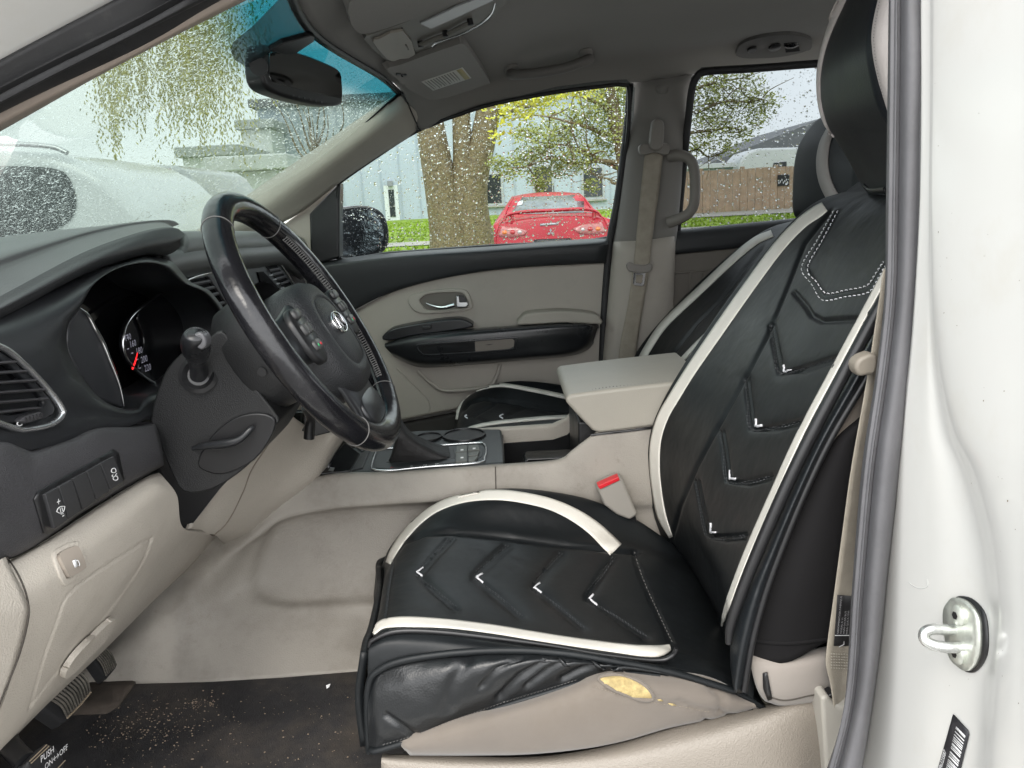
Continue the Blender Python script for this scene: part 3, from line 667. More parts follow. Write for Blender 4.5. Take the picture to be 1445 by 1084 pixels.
# windshield --------------------------------------------------------------
far = [(-1.15,.76,1.04),(-.90,.745,1.158),(-.513,.69,1.333),(-.252,.612,1.501)]; mid = [(-1.30,.42,1.035),(-1.05,.42,1.165),(-.62,.42,1.352),(-.270,.42,1.513)]; cen = [(-1.37,0,1.03),(-1.12,0,1.168),(-.69,0,1.36),(-.325,0,1.523)]
rows = [[Vector(far[i]), Vector(mid[i]), Vector(cen[i]), Vector((mid[i][0], -mid[i][1], mid[i][2])), Vector((far[i][0], -far[i][1], far[i][2]))] for i in range(4)]
GW = surf(rows, 8, 8)
GLW = glass('wet_windshield', (.275,.325,.302), scale=170, cover=.42, ior=1.11, band=(1.445,1.495,(.010,.085,.105)), extra=(560, .42, .5))
CLEAR = mat('pane_edge', (.02,.03,.03), .2)
def pane(name, G, m_, parent, t=.004): return gridmesh(name, G, m_, parent, 0)
ws = pane('windshield', GW, GLW, van)
onW = On(GW)
# black ceramic border of the windshield on the far side and along the top
def wedge(i0, i1): return
FRIT = mat('black_ceramic', (.008,.009,.010), .4)
G1 = GW[:, :3].copy(); d_ = GW[:, 2:3]-GW[:, 0:1]; d_ /= np.linalg.norm(d_, axis=2, keepdims=True); G1 = np.concatenate([GW[:, 0:1]-d_*.01, GW[:, 0:1]+d_*.008], 1)-np.array([0, 0, .004]); gridmesh('glass_border', G1, FRIT, van, .003)
G1 = np.stack([GW[-1]+np.array([.01, 0, -.004]), GW[-1]*.93+GW[-3]*.07+np.array([0, 0, -.004])]); gridmesh('glass_border', G1, FRIT, van, .003)
plate('glass_border', [(536,94),(556,106),(576,122),(586,140),(572,138),(550,150),(564,129),(560,119),(548,110)], onW, FRIT, van, .007, .003, 12)
# far A pillar trim -------------------------------------------------------
up_ = [(190,386,.76),(258,339,.745),(355,271,.72),(440,213,.69),(520,158,.64),(567,127,.615),(600,104,.68)]
md_ = [(240,380,.72),(302,340,.70),(385,284,.68),(458,234,.66),(526,187,.63),(580,153,.635),(612,130,.70)]
lo_ = [(280,380,.75),(347,339,.735),(420,303,.725),(478,259,.72),(532,222,.70),(593,185,.695),(625,168,.74)]
GA = surf([[V(*p) for p in r] for r in (up_, md_, lo_)], 8, 6); gridmesh('a_pillar_trim', GA, BEIGE_L, van, .02)
strip('trim_seam', [(568,130),(576,148),(584,166),(592,184)], 1.4, On(GH, GA), BLACK, van, .003, .003)
# near A pillar: beige trim, door seal, white paint ------------------------
e0 = [(-260,332,-.72),(0,186,-.70),(166,93,-.68),(349,0,-.655),(480,-62,-.63)]
e1 = [(-260,300,-.75),(0,160,-.735),(199,66,-.715),(300,7,-.70),(430,-62,-.68)]
e2 = [(-260,270,-.775),(0,125,-.765),(185,32,-.745),(250,0,-.735),(390,-68,-.72)]
e3 = [(-260,232,-.785),(0,90,-.775),(166,0,-.755),(235,-34,-.75),(360,-90,-.73)]
e4 = [(-260,170,-.81),(0,30,-.80),(110,-30,-.79),(200,-70,-.78),(330,-130,-.76)]
e5 = [(-260,40,-.87),(0,-100,-.86),(110,-160,-.85),(200,-190,-.84),(330,-250,-.82)]
def S_(rows, a=8, b=6): return surf([[V(*p) for p in r] for r in rows], a, b)
em = [((a_[0]+b_[0])/2+2, (a_[1]+b_[1])/2+2, (a_[2]+b_[2])/2-.012) for a_, b_ in zip(e0, e1)]
gridmesh('a_pillar_trim', S_((e0, em, e1)), mat('brown_grey_trim', (.30,.25,.21), .6, bump=(900,.2), var=(6,.05)), van, .02)
e12 = [((a_[0]+b_[0])/2, (a_[1]+b_[1])/2, (a_[2]+b_[2])/2-.015) for a_, b_ in zip(e1, e3)]
eA = [(a_[0], a_[1], a_[2]+.02) for a_ in e1]
gridmesh('door_seal', S_((eA, e1, e12, e2, e3)), RUBBER, van, .01)
gridmesh('a_pillar_paint', S_(([(p[0]+3, p[1]+4, p[2]+.012) for p in e3], e4, e5)), WPAINT, van, .02)
# near B pillar: seal and white jamb ----------------------------------------
sl_ = [(1262,-420),(1258,-240),(1255,-60),(1254,0),(1252,155),(1250,300),(1248,416),(1235,532),(1216,660),(1202,832),(1191,996),(1165,1090),(1145,1150)]
sr_ = [(1312,-420),(1308,-240),(1306,-60),(1305,0),(1306,100),(1303,300),(1297,420),(1285,545),(1271,660),(1254,800),(1239,940),(1216,1090),(1200,1150)]
def yb(py): return -.715-.085*py/1084
r0 = [V(x+10, y, yb(y)+.05) for x, y in sl_]; r1 = [V(x, y, yb(y)) for x, y in sl_]; r5 = [V(x, y, yb(y)-.035) for x, y in sr_]
r2 = [V(a_[0]*.78+b_[0]*.22, a_[1]*.78+b_[1]*.22, yb(a_[1])-.032) for a_, b_ in zip(sl_, sr_)]; r2b = [V(a_[0]*.72+b_[0]*.28, a_[1]*.72+b_[1]*.28, yb(a_[1])-.024) for a_, b_ in zip(sl_, sr_)]
r3 = [V(a_[0]*.5+b_[0]*.5, a_[1]*.5+b_[1]*.5, yb(a_[1])-.045) for a_, b_ in zip(sl_, sr_)]; r4 = [V(a_[0]*.15+b_[0]*.85, a_[1]*.15+b_[1]*.85, yb(a_[1])-.048) for a_, b_ in zip(sl_, sr_)]
gridmesh('door_seal', surf([r0, r1, r2, r2b, r3, r4, r5], 6, 4), SEAL, van, .006)
ck = [(1328,-420),(1324,-240),(1321,-60),(1320,0),(1319,150),(1318,300),(1323,470),(1343,600),(1369,665),(1391,760),(1399,840),(1402,880),(1396,950),(1386,1090),(1378,1150)]
sy = np.array(cr(sr_, 8)); sq = [(float(np.interp(c[1], sy[:, 1], sy[:, 0])), c[1]) for c in ck]
def xj(py): return .375-.00002*py
c0 = [VX(x-6, y, xj(y)+.004) for x, y in sq]; c1 = [VX(x+(c[0]-x)*.45, (y+c[1])/2, xj(y)+.004) for (x, y), c in zip(sq, ck)]
am = [min(1, max(0, (c[1]-380)/280)) for c in ck]; c2 = [VX(c[0]-4-8*k, c[1], xj(c[1])+.002+.006*k) for c, k in zip(ck, am)]; c3 = [VX(c[0]+8+4*k, c[1], xj(c[1])-.008*k) for c, k in zip(ck, am)]; c4 = [VX(1424+c[0]*.01, c[1], xj(c[1])-.003-.011*k) for c, k in zip(ck, am)]; c5 = [VX(1475, c[1], xj(c[1])-.004-.010*k) for c, k in zip(ck, am)]; c6 = [VX(1560, c[1], xj(c[1])+.01) for c in ck]; c7 = [p+Vector((.25, -.02, 0)) for p in c6]
GJ = surf([c0, c1, c2, c3, c4, c5, c6, c7], 8, 8); gridmesh('door_jamb', GJ, WPAINT, van, .01)
onJ = On(GJ)
# rest of the near side: closed sliding door behind the pillar, sill, floor pan
box('side_skin', (.52,-1.0,.35), (2.6,-.94,1.12), WPAINT, van, .02)
box('hinge_pillar', (-.78,-.94,.30), (-.66,-.80,1.06), WPAINT, van, .02); box('front_fender', (-2.1,-.99,.34), (-.80,-.93,.98), WPAINT, van, .03); box('dash_end', (-1.0,-.80,.50), (-.67,-.775,1.0), DARK, van, .01)
box('front_fender', (-2.1,.93,.34), (-1.02,.99,.98), WPAINT, van, .03); box('sill_panel', (-.7,-.95,.26), (.42,-.80,.40), WPAINT, van, .02)
box('rear_panel', (2.5,-.93,.35), (2.58,.93,1.1), WPAINT, van, .02); box('floor_pan', (-1.0,-.86,.33), (2.5,.9,.385), BLACK, van, .01)
box('firewall', (-1.05,-.86,.34), (-1.0,.86,.98), BLACK, van, .01); box('side_skin', (-1.0,.93,.35), (2.5,.98,1.06), WPAINT, van, .02)
pl_ = surf([[Vector((-1.25,-.8,.99)), Vector((-1.3,0,1.0)), Vector((-1.25,.8,.99))], [Vector((-1.7,-.8,.93)), Vector((-1.8,0,.96)), Vector((-1.7,.8,.93))], [Vector((-2.1,-.7,.75)), Vector((-2.2,0,.78)), Vector((-2.1,.7,.75))]], 8, 8)
gridmesh('hood', pl_, WPAINT, van, .02, flip=False)
GN = np.array([[(x, -.955+.42*(z-1.12)**1.0, z) for x in np.linspace(.50, 2.5, 8)] for z in np.linspace(1.12, 1.56, 4)]); gridmesh('side_window', GN, glass('near_rear_window', (.25,.27,.28), scale=130, cover=.3, ior=1.24), van, 0)
# striker -----------------------------------------------------------------
SK = mat('striker_steel', (.66,.67,.65), .28, metal=.85, var=(60,.4))
gk = plate('striker_gasket', [(1340,863),(1348,846),(1358,841),(1376,847),(1392,868),(1396,905),(1392,930),(1378,948),(1362,946),(1346,925)], onJ, BLACK, van, .0015, .0015, 12, 4)
st = plate('striker', [(1337,868),(1345,848),(1355,843),(1372,850),(1387,872),(1390,905),(1386,930),(1374,946),(1360,942),(1344,922)], onJ, ZINC, van, .0045, .003, 12, 4)
def J(px, py, l): p, n_ = onJ(px, py); return p+n_*l
for bx, by in ((1362,868),(1361,922)):
    p, n_ = onJ(bx, by); b_ = lathe('bolt', [(.0085, 0), (.0085, .003), (.006, .0048), (.001, .005)], p+n_*.004, n_, ZINC, st); lathe('bolt_socket', [(.0034, 0), (.0034, .0002)], p+n_*.0092, n_, BLACK, st, 6)
tube('striker_loop', [J(1353,888,.004), J(1352,887,.014), J(1350,886,.023), J(1348,891,.0275), J(1350,901,.0275), J(1357,909,.022), J(1363,913,.012), J(1364,914,.004)], .0046, SK, st, res=12, n=8)
vs_, fs = [], []
for k in range(30):      # specks of road dirt on the paint
    x, y = random.uniform(1315, 1440), random.uniform(20, 1070); p, n_ = onJ(x, y)
    if x < 1325 and y > 500: continue
    s = random.choice((.0003, .0004, .0005, .0007)); u_ = n_.orthogonal().normalized(); v_ = n_.cross(u_); b = len(vs_); a_ = random.uniform(0, 3)
    vs_ += [p+n_*.0003+(u_*math.cos(a_+t)+v_*math.sin(a_+t)*random.uniform(.5, 1.8))*s for t in (0, 1.26, 2.5, 3.77, 5)]; fs.append((b, b+1, b+2, b+3, b+4))
pyobj('dirt_specks', vs_, fs, mat('road_dirt', (.16,.12,.08), .9), van, kind='stuff')
strip('paint_scuff', [(1282,822),(1296,830),(1308,828),(1309,818)], 1.4, onJ, mat('scuff', (.6,.6,.58), .7), van, .0003, .0002)
# label with bar code and number ------------------------------------------
stk = plate('door_label', [(1347,1008),(1368,1031),(1369,1037),(1356,1090),(1324,1090)], onJ, mat('black_label', (.02,.02,.024), .5), van, .0015, .0008)
def jp(u, v):  # along the label, across it
    a_ = np.array((1352.5, 1025.)) * (1-v) + np.array((1365.5, 1038.5))*v; return tuple(a_+np.array((-.245, 1.))*u)
u = 0; k = 0
for wd, gp in ((3.2,3.2),(1.2,3),(1.3,2.4),(1,1.6),(1.2,1.3),(1,2.6),(2.6,1.6),(1,1.2),(1.2,4.2),(2,1.5),(1,1.6),(2.2,2.8),(1.1,1.2),(1.1,1.6),(1,1.3),(1.4,1.5),(1,1.2),(2,2),(1,2),(1,2)):
    plate('bar', [jp(u,0), jp(u,1), jp(u+wd,1), jp(u+wd,0)], onJ, PRINT, stk, .0022, .0004, 40); u += wd+gp
text('number', '8096323587', (1329.5,1093), (1341.8,1050.5), onJ, 6.6, PRINT, stk, .002)

# ================================================================== PASSENGER DOOR
dr = thing('passenger_door', 'closed passenger door with black top, beige panel and rain covered window', 'car door', (0, .74, .45))
class GPlane:
    def __init__(s, off=0): s.n = Vector((0, 1, .29)).normalized(); s.c = s.n.dot(Vector((0, .80+off, 1.08)))
    def __call__(s, px, py): d = ray(px, py); t = (s.c-s.n.dot(CAM))/s.n.dot(d); return CAM+d*t, -s.n
    def p(s, px, py): return s(px, py)[0]
gp = GPlane()
win = [(478,258),(530,222),(590,184),(650,161),(700,146),(780,131),(850,122),(878,120),(888,130),(885,200),(870,290),(857,337),(700,348),(545,359),(478,364)]
GLS = glass('wet_side_window', (.50,.55,.555), scale=150, cover=.36, ior=1.26, refl=.4)
plate('window', [(474,250),(530,214),(590,176),(650,153),(700,138),(780,123),(850,114),(884,112),(896,124),(893,200),(878,290),(862,345),(700,356),(545,367),(474,372)], gp, GLS, dr, 0, 0, 40)
gq = GPlane(-.012)
strip('window_seal', win+[win[0]], 5, gq, RUBBER, dr, .004, .012, 4)
box('lower_skin', (-.55,.86,.4), (.32,.90,1.05), WPAINT, dr, .01)
fY = lambda Y: (lambda a_, b_: V(a_, b_, Y))
# upper black panel: rounded shelf below the glass
t0 = [(432,374),(545,359),(700,348),(858,337)]; 
GU = surf([[V(x, y-2, .80) for x, y in t0], [V(x, y+3, .715) for x, y in t0], [V(x, y+12, .70) for x, y in t0], [V(*p, .705) for p in ((436,430),(549,404),(690,378),(855,365))], [V(*p, .712) for p in ((440,474),(549,414),(690,382),(855,371))]], 10, 5)
gridmesh('upper_trim', GU, mat('door_top_black', (.020,.022,.024), .5, bump=(700,.4,'v'), var=(6,.1)), dr, .03)
pb = [(858,369),(749,375),(649,384),(586,397),(549,412),(500,440),(455,490),(430,560),(420,640),(500,606),(569,594),(640,580),(760,566),(853,556)]
slab('door_panel', pb, fY(.722), (0, .05, 0), BEIGE_D, dr, .012)
slab('lower_panel', [(850,556),(640,584),(569,598),(420,645),(420,720),(850,690)], fY(.745), (0, .03, 0), mat('sill_dark', (.05,.046,.042), .7, var=(5,.1)), dr, .01)
slab('sail_panel', [(436,302),(479,256),(479,364),(438,376)], fY(.735), (0, .06, 0), BLACK, dr, .008)
slab('pillar_base', [(372,348),(388,326),(420,302),(470,262),(482,256),(441,302),(440,378),(376,378)], fY(.742), (0, .03, 0), BEIGE_D, dr, .004)
# handle
ring('handle_bezel', [(576,421),(596,412),(626,408),(650,408),(661,413),(667,432),(661,438),(640,441),(600,443),(582,437)], [(592,424),(602,416),(626,413),(645,413),(655,416),(661,431),(655,435),(640,436),(606,438),(596,431)], fY(.715), (0, .02, 0), BEIGE_D, dr, .003, 3)
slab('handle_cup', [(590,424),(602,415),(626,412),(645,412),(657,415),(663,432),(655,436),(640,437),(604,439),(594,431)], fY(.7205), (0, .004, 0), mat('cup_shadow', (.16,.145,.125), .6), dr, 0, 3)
tube('door_handle', [V(602,428,.712), V(612,432,.700), V(625,434,.694), V(641,430,.694)], [.004,.006,.0075,.009], CHROME, dr, flat=.8)
slab('handle_pivot', [(643,418),(654,417),(661,430),(658,434),(644,434)], fY(.700), (0, .02, 0), SILVER, dr, .003); slab('lock_button', [(647,417),(654,417),(659,427),(648,427)], fY(.697), (0, .005, 0), BLACK, dr, .001)
# armrest
arm = [(543,486),(552,478),(586,474),(650,467),(732,461),(800,457),(836,455),(842,460),(838,478),(825,494),(800,502),(732,507),(632,516),(590,517),(566,509),(549,496)]
ar_r = [[(545,484,.71),(586,472,.71),(650,465,.71),(732,459,.71),(800,455,.71),(838,455,.71),(846,462,.72)], [(543,485,.668),(586,475,.648),(650,468,.642),(732,462,.640),(800,458,.642),(834,458,.655),(844,463,.69)], [(543,489,.650),(586,485,.632),(650,480,.628),(732,474,.628),(800,468,.632),(832,466,.645),(842,467,.69)], [(546,493,.655),(586,501,.636),(650,499,.632),(732,491,.632),(800,484,.636),(830,478,.648),(840,474,.69)], [(552,499,.665),(590,513,.648),(650,512,.645),(732,505,.645),(798,499,.648),(826,490,.66),(838,480,.69)], [(556,503,.71),(592,518,.71),(650,516,.71),(732,509,.71),(800,503,.71),(828,494,.71),(838,484,.72)]]
GAr = surf([[V(*p) for p in r] for r in ar_r], 8, 6); gridmesh('armrest', GAr, SATIN, dr, 0); onAr = On(GAr); ao = lambda l: (lambda a_, b_: onAr(a_, b_)[0]+Vector((0, -l, 0)))
slab('switch_panel', [(538,478),(548,467),(566,461),(613,453),(645,450),(660,453),(667,462),(620,470),(586,474),(552,481)], fY(.668), (0, .06, 0), SATIN, dr, .010, 3)
slab('window_switch', [(596,461),(608,459),(609,464),(597,466)], fY(.662), (0, .01, 0), BLACK, dr, .002)
ring('pull_rim', [(586,489),(600,484),(669,479),(726,475),(730,479),(729,491),(722,495),(672,499),(604,503),(592,499)], [(590,490),(601,487),(669,482),(723,478),(726,481),(725,489),(719,492),(672,496),(606,500),(595,497)], ao(.003), (0, .008, 0), SATIN, dr, .0015, 3)
slab('pull_recess', [(590,490),(601,487),(669,482),(668,497),(606,501),(595,498)], ao(.001), (0, .004, 0), BLACK, dr, 0, 0); slab('pull_back', [(670,482),(723,478),(726,481),(725,489),(719,492),(671,497)], ao(.001), (0, .003, 0), mat('slot_beige', (.22,.195,.17), .6), dr, 0)
slab('arm_pad', [(733,459),(735,450),(744,443),(772,440),(800,439),(838,443),(847,449),(848,458),(800,456)], fY(.655), (0, .08, 0), BEIGE_L, dr, .012, 3)
# map pocket
slab('pocket', [(588,521),(704,513),(700,532),(689,543),(640,550),(620,546)], fY(.7195), (0, .004, 0), BEIGE_D, dr, 0, 2)
tube('pocket_lip', [V(590,524,.716), V(612,543,.708), V(632,551,.704), V(686,546,.704), V(699,535,.708), V(706,514,.716)], .007, BEIGE_D, dr, res=8, flat=.8)
tube('speaker_seam', [V(560,520,.722), V(585,545,.722), V(604,565,.722), V(606,582,.722)], .0022, BEIGE_D, dr, res=6)
# outside mirror
mrf = lambda a_, b_: V(a_, b_, .98)
sm = slab('side_mirror', [(478,300),(490,292),(515,290),(535,296),(546,310),(550,335),(545,352),(530,360),(480,362)], lambda a_, b_: V(a_, b_, .97)+Vector((.0, 0, 0)), (-.10, .14, 0), mat('mirror_shell', (.018,.019,.022), .25, var=(20,.3)), dr, .02, 3)
mg = slab('mirror_glass', [(482,304),(492,297),(513,295),(530,301),(538,313),(541,334),(537,347),(524,355),(484,357)], lambda a_, b_: V(a_, b_, .963), (-.004, .006, 0), mat('mirror_silver', (.55,.58,.62), .04, metal=1, bump=(45,.25)), sm, 0, 3)
tube('mirror_arm', [V(470,362,.86), V(485,362,.98)], .025, BLACK, dr)

# ================================================================== B PILLAR AND SLIDING DOOR
bp_u = [(893,114),(886,190),(876,270),(865,348)]
GBu = surf([[V(x-4, y, .76) for x, y in bp_u], [V(x+6, y, .70) for x, y in bp_u], [V(x+45, y-3, .675) for x, y in bp_u], [V(x, y, .69) for x, y in ((976,104),(968,170),(960,235),(949,341))], [V(x+6, y, .76) for x, y in ((976,104),(968,170),(960,235),(949,341))]], 5, 5)
gridmesh('b_pillar_trim', GBu, HEADL, van, .01, label='grey upper cover of the passenger side pillar')
bp_l = [(866,341),(858,430),(850,520),(846,620)]
GBl = surf([[V(x-4, y, .76) for x, y in bp_l], [V(x+5, y, .695) for x, y in bp_l], [V(x+45, y-2, .67) for x, y in bp_l], [V(x, y, .68) for x, y in ((948,334),(944,430),(940,520),(938,620))], [V(x+7, y, .76) for x, y in ((948,334),(944,430),(940,520),(938,620))]], 5, 5)
gridmesh('b_pillar_trim', GBl, BEIGE_D, van, .01, label='beige lower cover of the passenger side pillar')
tube('pillar_seal', [V(890,118,.725), V(884,190,.725), V(872,280,.725), V(860,345,.725), V(853,430,.725), V(849,520,.725), V(846,600,.725)], .011, RUBBER, van)
plate('airbag_emblem', [(926,121),(942,120),(941,131),(928,132)], On(GBu), HEADL, van, .001, .0006, 30, 3)
sd_ = thing('sliding_door', 'sliding door with privacy window and black trim behind the pillar', 'car door', (.9, .78, .45))
gp2 = GPlane(-.02)
GLR = glass('wet_rear_window', (.215,.235,.245), scale=130, cover=.30, ior=1.24)
plate('window', [(955,330),(975,110),(990,95),(1160,85),(1300,78),(1420,70),(1500,90),(1490,300),(1119,318)], gp2, GLR, sd_, 0, 0, 60)
tube('window_seal', [gp2.p(*q)+Vector((0, -.01, 0)) for q in ((955,324),(962,250),(970,170),(975,128),(982,110),(996,102),(1060,98),(1150,91),(1260,84))], .010, RUBBER, sd_)
GS = surf([[V(x, y, .79) for x, y in ((930,327),(1119,308),(1300,290),(1500,270))], [V(x, y+5, .73) for x, y in ((930,327),(1119,308),(1300,290),(1500,270))], [V(x, y+34, .72) for x, y in ((930,327),(1119,308),(1300,290),(1500,270))]], 6, 4)
gridmesh('upper_trim', GS, MATS['door_top_black'], sd_, .02)
slab('door_panel', [(930,360),(1119,342),(1500,300),(1500,620),(930,620)], fY(.735), (0, .04, 0), mat('rear_panel_beige', (.16,.145,.125), .6, var=(6,.08)), sd_, .008)
for x in (975, 992): tube('panel_rib', [V(x, 385, .733), V(x-2, 420, .733), V(x-5, 470, .733)], .004, MATS['rear_panel_beige'], sd_, res=6)
tube('panel_rib', [V(946, 386, .733), V(1060, 376, .733)], .004, MATS['rear_panel_beige'], sd_, res=6)
gh = tube('grab_handle', [V(944,221,.67), V(958,219,.655), V(973,225,.645), V(980,243,.645), V(980,283,.645), V(973,300,.645), V(958,309,.655), V(943,314,.67)], [.016,.015,.014,.014,.014,.014,.015,.016], mat('handle_grey', (.20,.185,.165), .55, bump=(900,.2)), None, res=14)
tag(gh, 'grey d-shaped grab handle on the passenger side pillar', 'grab handle')
# roof grab handle
og = thing('roof_handle', 'folded grey grab handle on the headliner above the passenger window', 'grab handle', onH(760, 95)[0])
def HH(px, py, l): p, n_ = onH(px, py); return p+n_*l
tube('grip', [HH(724,104,.0), HH(720,97,.014), HH(728,88,.032), HH(760,78,.044), HH(795,71,.044), HH(818,69,.034), HH(830,75,.016), HH(827,84,.0)], [.015,.014,.012,.012,.012,.012,.014,.015], mat('handle_dark', (.15,.142,.132), .6, bump=(900,.2)), og, res=12)
for q in ((722,98),(826,76)): plate('mount', [(q[0]-9,q[1]+4),(q[0]-7,q[1]-6),(q[0]+8,q[1]-8),(q[0]+8,q[1]+3)], onH, HEADL, og, .006, .006, 30, 4)
# rear climate panel on the roof
rp_ = thing('roof_control_panel', 'dark oval rear climate panel with small red display on the ceiling', 'control panel', onH(1090, 65)[0])
plate('bezel', [(1038,72),(1046,58),(1075,48),(1115,44),(1142,50),(1145,60),(1138,70),(1100,79),(1060,81),(1042,79)], onH, mat('panel_dark', (.10,.097,.092), .6), rp_, .008, .008, 16, 4, bev=.002)
plate('display', [(1106,56),(1126,54),(1127,70),(1107,72)], onH, PIANO, rp_, .011, .002, 30)
for x, y in ((1117,58),(1117,63)): plate('digit', [(x-2,y-1),(x+1,y-1.5),(x+1,y+.6),(x-2,y+1)], onH, mat('red_led', (.3,.01,.01), .4, emit=((1,.05,.03), .5)), rp_, .0125, .0004, 30)
for x, y, r_ in ((1092,61,9),(1060,64,7)):
    p, n_ = onH(x, y); lathe('knob', [(.014*r_/8, 0), (.014*r_/8, .008), (.011*r_/8, .010)], p+n_*.007, n_, BLACK, rp_, 20)

# ================================================================== DASHBOARD
dash = thing('dashboard', 'dark grained dashboard with instrument hood, vents and beige knee panel', 'dashboard', (-.55, -.3, .7))
def RX(pts, X): return [VX(p[0], p[1], X if len(p) < 3 else p[2]) for p in pts]
hoodB = RX([(-200,412),(-90,380),(0,352),(100,327),(160,317),(205,313),(224,314),(234,319)], -.62)
hoodA = [Vector((-1.2, p.y*.97, 1.0)) for p in hoodB]
hoodA2 = [Vector((-.92, p.y, p.z-.035)) for p in hoodB]
hoodC = RX([(-200,500),(-90,462),(0,418),(116,357),(186,331),(222,322),(243,321),(254,327)], -.535)
hoodBm = [a_.lerp(b_, .62)+Vector((0, 0, .004)) for a_, b_ in zip(hoodB, hoodC)]; hoodCm = [a_.lerp(b_, .93) for a_, b_ in zip(hoodB, hoodC)]
hoodD = RX([(-200,520),(-90,482),(0,438),(92,391),(140,368),(198,352),(240,343),(255,338)], -.52)
hoodE = RX([(-200,532),(-90,494),(0,450),(97,397),(150,376),(203,361),(236,360),(248,352)], -.545)
hoodF = [p+Vector((-.07, 0, .0)) for p in hoodE]
GHd = surf([hoodA, hoodA2, hoodB, [a_.lerp(b_, .5)+Vector((0, 0, .002)) for a_, b_ in zip(hoodB, hoodC)], hoodC], 8, 8); gridmesh('hood_pad', GHd, PADTOP, dash, 0)
GHe = surf([hoodC, [p+Vector((.007, 0, -.004)) for p in hoodC], hoodD, hoodE, hoodF], 8, 6); gridmesh('hood_lip', GHe, mat('hood_lip_shaded', (.035,.036,.038), .5, bump=(600,.6,'v'), var=(8,.12)), dash, 0)  # lip coloured darker than the pad top to carry its shade
endc = [hoodB[-1], hoodC[-1], hoodD[-1], hoodE[-1]]; cc = sum(endc, Vector())/4
pyobj('hood_end', endc+[Vector((-.92, hoodB[-1].y, hoodB[-1].z-.1)), cc+Vector((0, .012, 0))], [(0,1,5),(1,2,5),(2,3,5),(3,4,5),(4,0,5)], PADTOP, dash, True)
# bezel plate with the round-cornered instrument opening
outl = [(-150,500),(0,448),(95,396),(150,375),(200,360),(240,367),(264,397),(293,410),(313,436),(321,462),(328,500),(300,560),(240,592),(206,592),(179,603),(133,606),(100,620),(50,637),(0,632),(-150,680)]
hole = [(113,434),(133,401),(166,379),(206,371),(234,378),(258,400),(287,412),(308,437),(316,464),(312,500),(262,545),(209,557),(199,574),(173,577),(139,560),(110,523),(95,490),(97,456)]
hc = (205, 470)
def star(poly, n, smooth=True):
    P_ = [tuple(p) for p in (cr(poly, 6, True) if smooth else poly)]; res = []
    for k in range(n):
        a_ = 2*math.pi*k/n; d = (math.cos(a_), math.sin(a_)); best = 0
        for (x0, y0), (x1, y1) in zip(P_, P_[1:]+P_[:1]):
            ex, ey = x1-x0, y1-y0; den = d[0]*ey-d[1]*ex
            if abs(den) < 1e-9: continue
            t = ((x0-hc[0])*ey-(y0-hc[1])*ex)/den; s = ((x0-hc[0])*d[1]-(y0-hc[1])*d[0])/den
            if t > 0 and -1e-6 <= s <= 1+1e-6: best = max(best, t)
        res.append((hc[0]+d[0]*best, hc[1]+d[1]*best))
    return res+res[:1]
o1, h1 = star(outl, 72, False), star(hole, 72)
def xo(p): return -.555+.065*min(1, max(0, (p[1]-380)/220))
r0 = [VX(*p, xo(p)) for p in o1]; r1 = [VX(a_[0]*.5+b_[0]*.5, a_[1]*.5+b_[1]*.5, -.503+(xo(a_)+.503)*.3) for a_, b_ in zip(o1, h1)]
r2 = [VX(a_[0]*.06+b_[0]*.94, a_[1]*.06+b_[1]*.94, -.505) for a_, b_ in zip(o1, h1)]; r3 = [VX(*b_, -.512) for b_ in h1]; r4 = [p+Vector((-.012, 0, 0)) for p in r3]; r5 = [p+Vector((-.10, 0, 0)) for p in r3]
GBz = np.array([[tuple(v) for v in r] for r in (r0, [(a_+b_)/2+Vector((.006, 0, 0)) for a_, b_ in zip(r0, r1)], r1, [(a_+b_)/2+Vector((.004, 0, 0)) for a_, b_ in zip(r1, r2)], r2, r3, r4, r5)])
gridmesh('bezel', GBz, mat('bezel_black', (.017,.018,.020), .42, bump=(800,.25,'v'), var=(8,.15)), dash, 0, flip=None)
onB = On(GBz[:5])
cl = thing('instrument_cluster', 'black instrument cluster with chrome ringed speedometer and red needle', 'instrument cluster', VX(205,470,-.6))
slab('back_plate', [(-60,640),(-60,380),(100,340),(190,345),(240,380),(285,408),(312,440),(318,480),(318,640)], lambda a_, b_: VX(a_, b_, -.612), (-.01, 0, 0), PIANO, cl, 0)
cX = planeX(-.600)
# left dial edge: crescent with a bright rim
cres = [(113,434),(124,446),(133,463),(145,484),(153,506),(162,528),(169,548),(175,576),(139,562),(110,523),(95,490),(97,456)]
slab('dial_edge', cres, lambda a_, b_: VX(a_, b_, -.522), (-.02, 0, 0), mat('dial_grey', (.03,.031,.034), .35), cl, .003)
tube('chrome_arc', [VX(x, y, -.520) for x, y in ((112,434),(124,445),(134,464),(145,484),(154,506),(163,528),(170,549),(175,573))], [.0006,.0022,.003,.003,.0028,.0025,.002,.0008], CHROME, cl, res=8)
arc = [(226,545),(205,533),(184,514),(174,492),(176,464),(188,444),(208,427),(230,413),(254,406),(276,408),(293,416),(306,430),(313,446),(315,462)]
tube('speedometer_ring', [VX(x, y, -.575) for x, y in arc], .0026, CHROME, cl, res=10)
slab('dial_face', arc+[(312,500),(280,540),(250,552)], lambda a_, b_: VX(a_, b_, -.585), (-.006, 0, 0), mat('dial_black', (.008,.008,.011), .25), cl, 0, 3)
slab('inner_dial', [(196,520),(204,480),(194,445),(215,425),(240,432),(256,460),(258,500),(245,530),(220,540)], lambda a_, b_: VX(a_, b_, -.580), (-.004, 0, 0), PIANO, cl, .002, 4)
tube('needle', [VX(x, y, -.574) for x, y in ((194,498),(191,510),(187,521))], [.0006,.0011,.0013], mat('needle_red', (.75,.01,.02), .4, emit=((1,.02,.02), .6)), cl, res=6)
pX = Plane(lambda a_, b_: VX(a_, b_, -.578), (1, 0, 0))
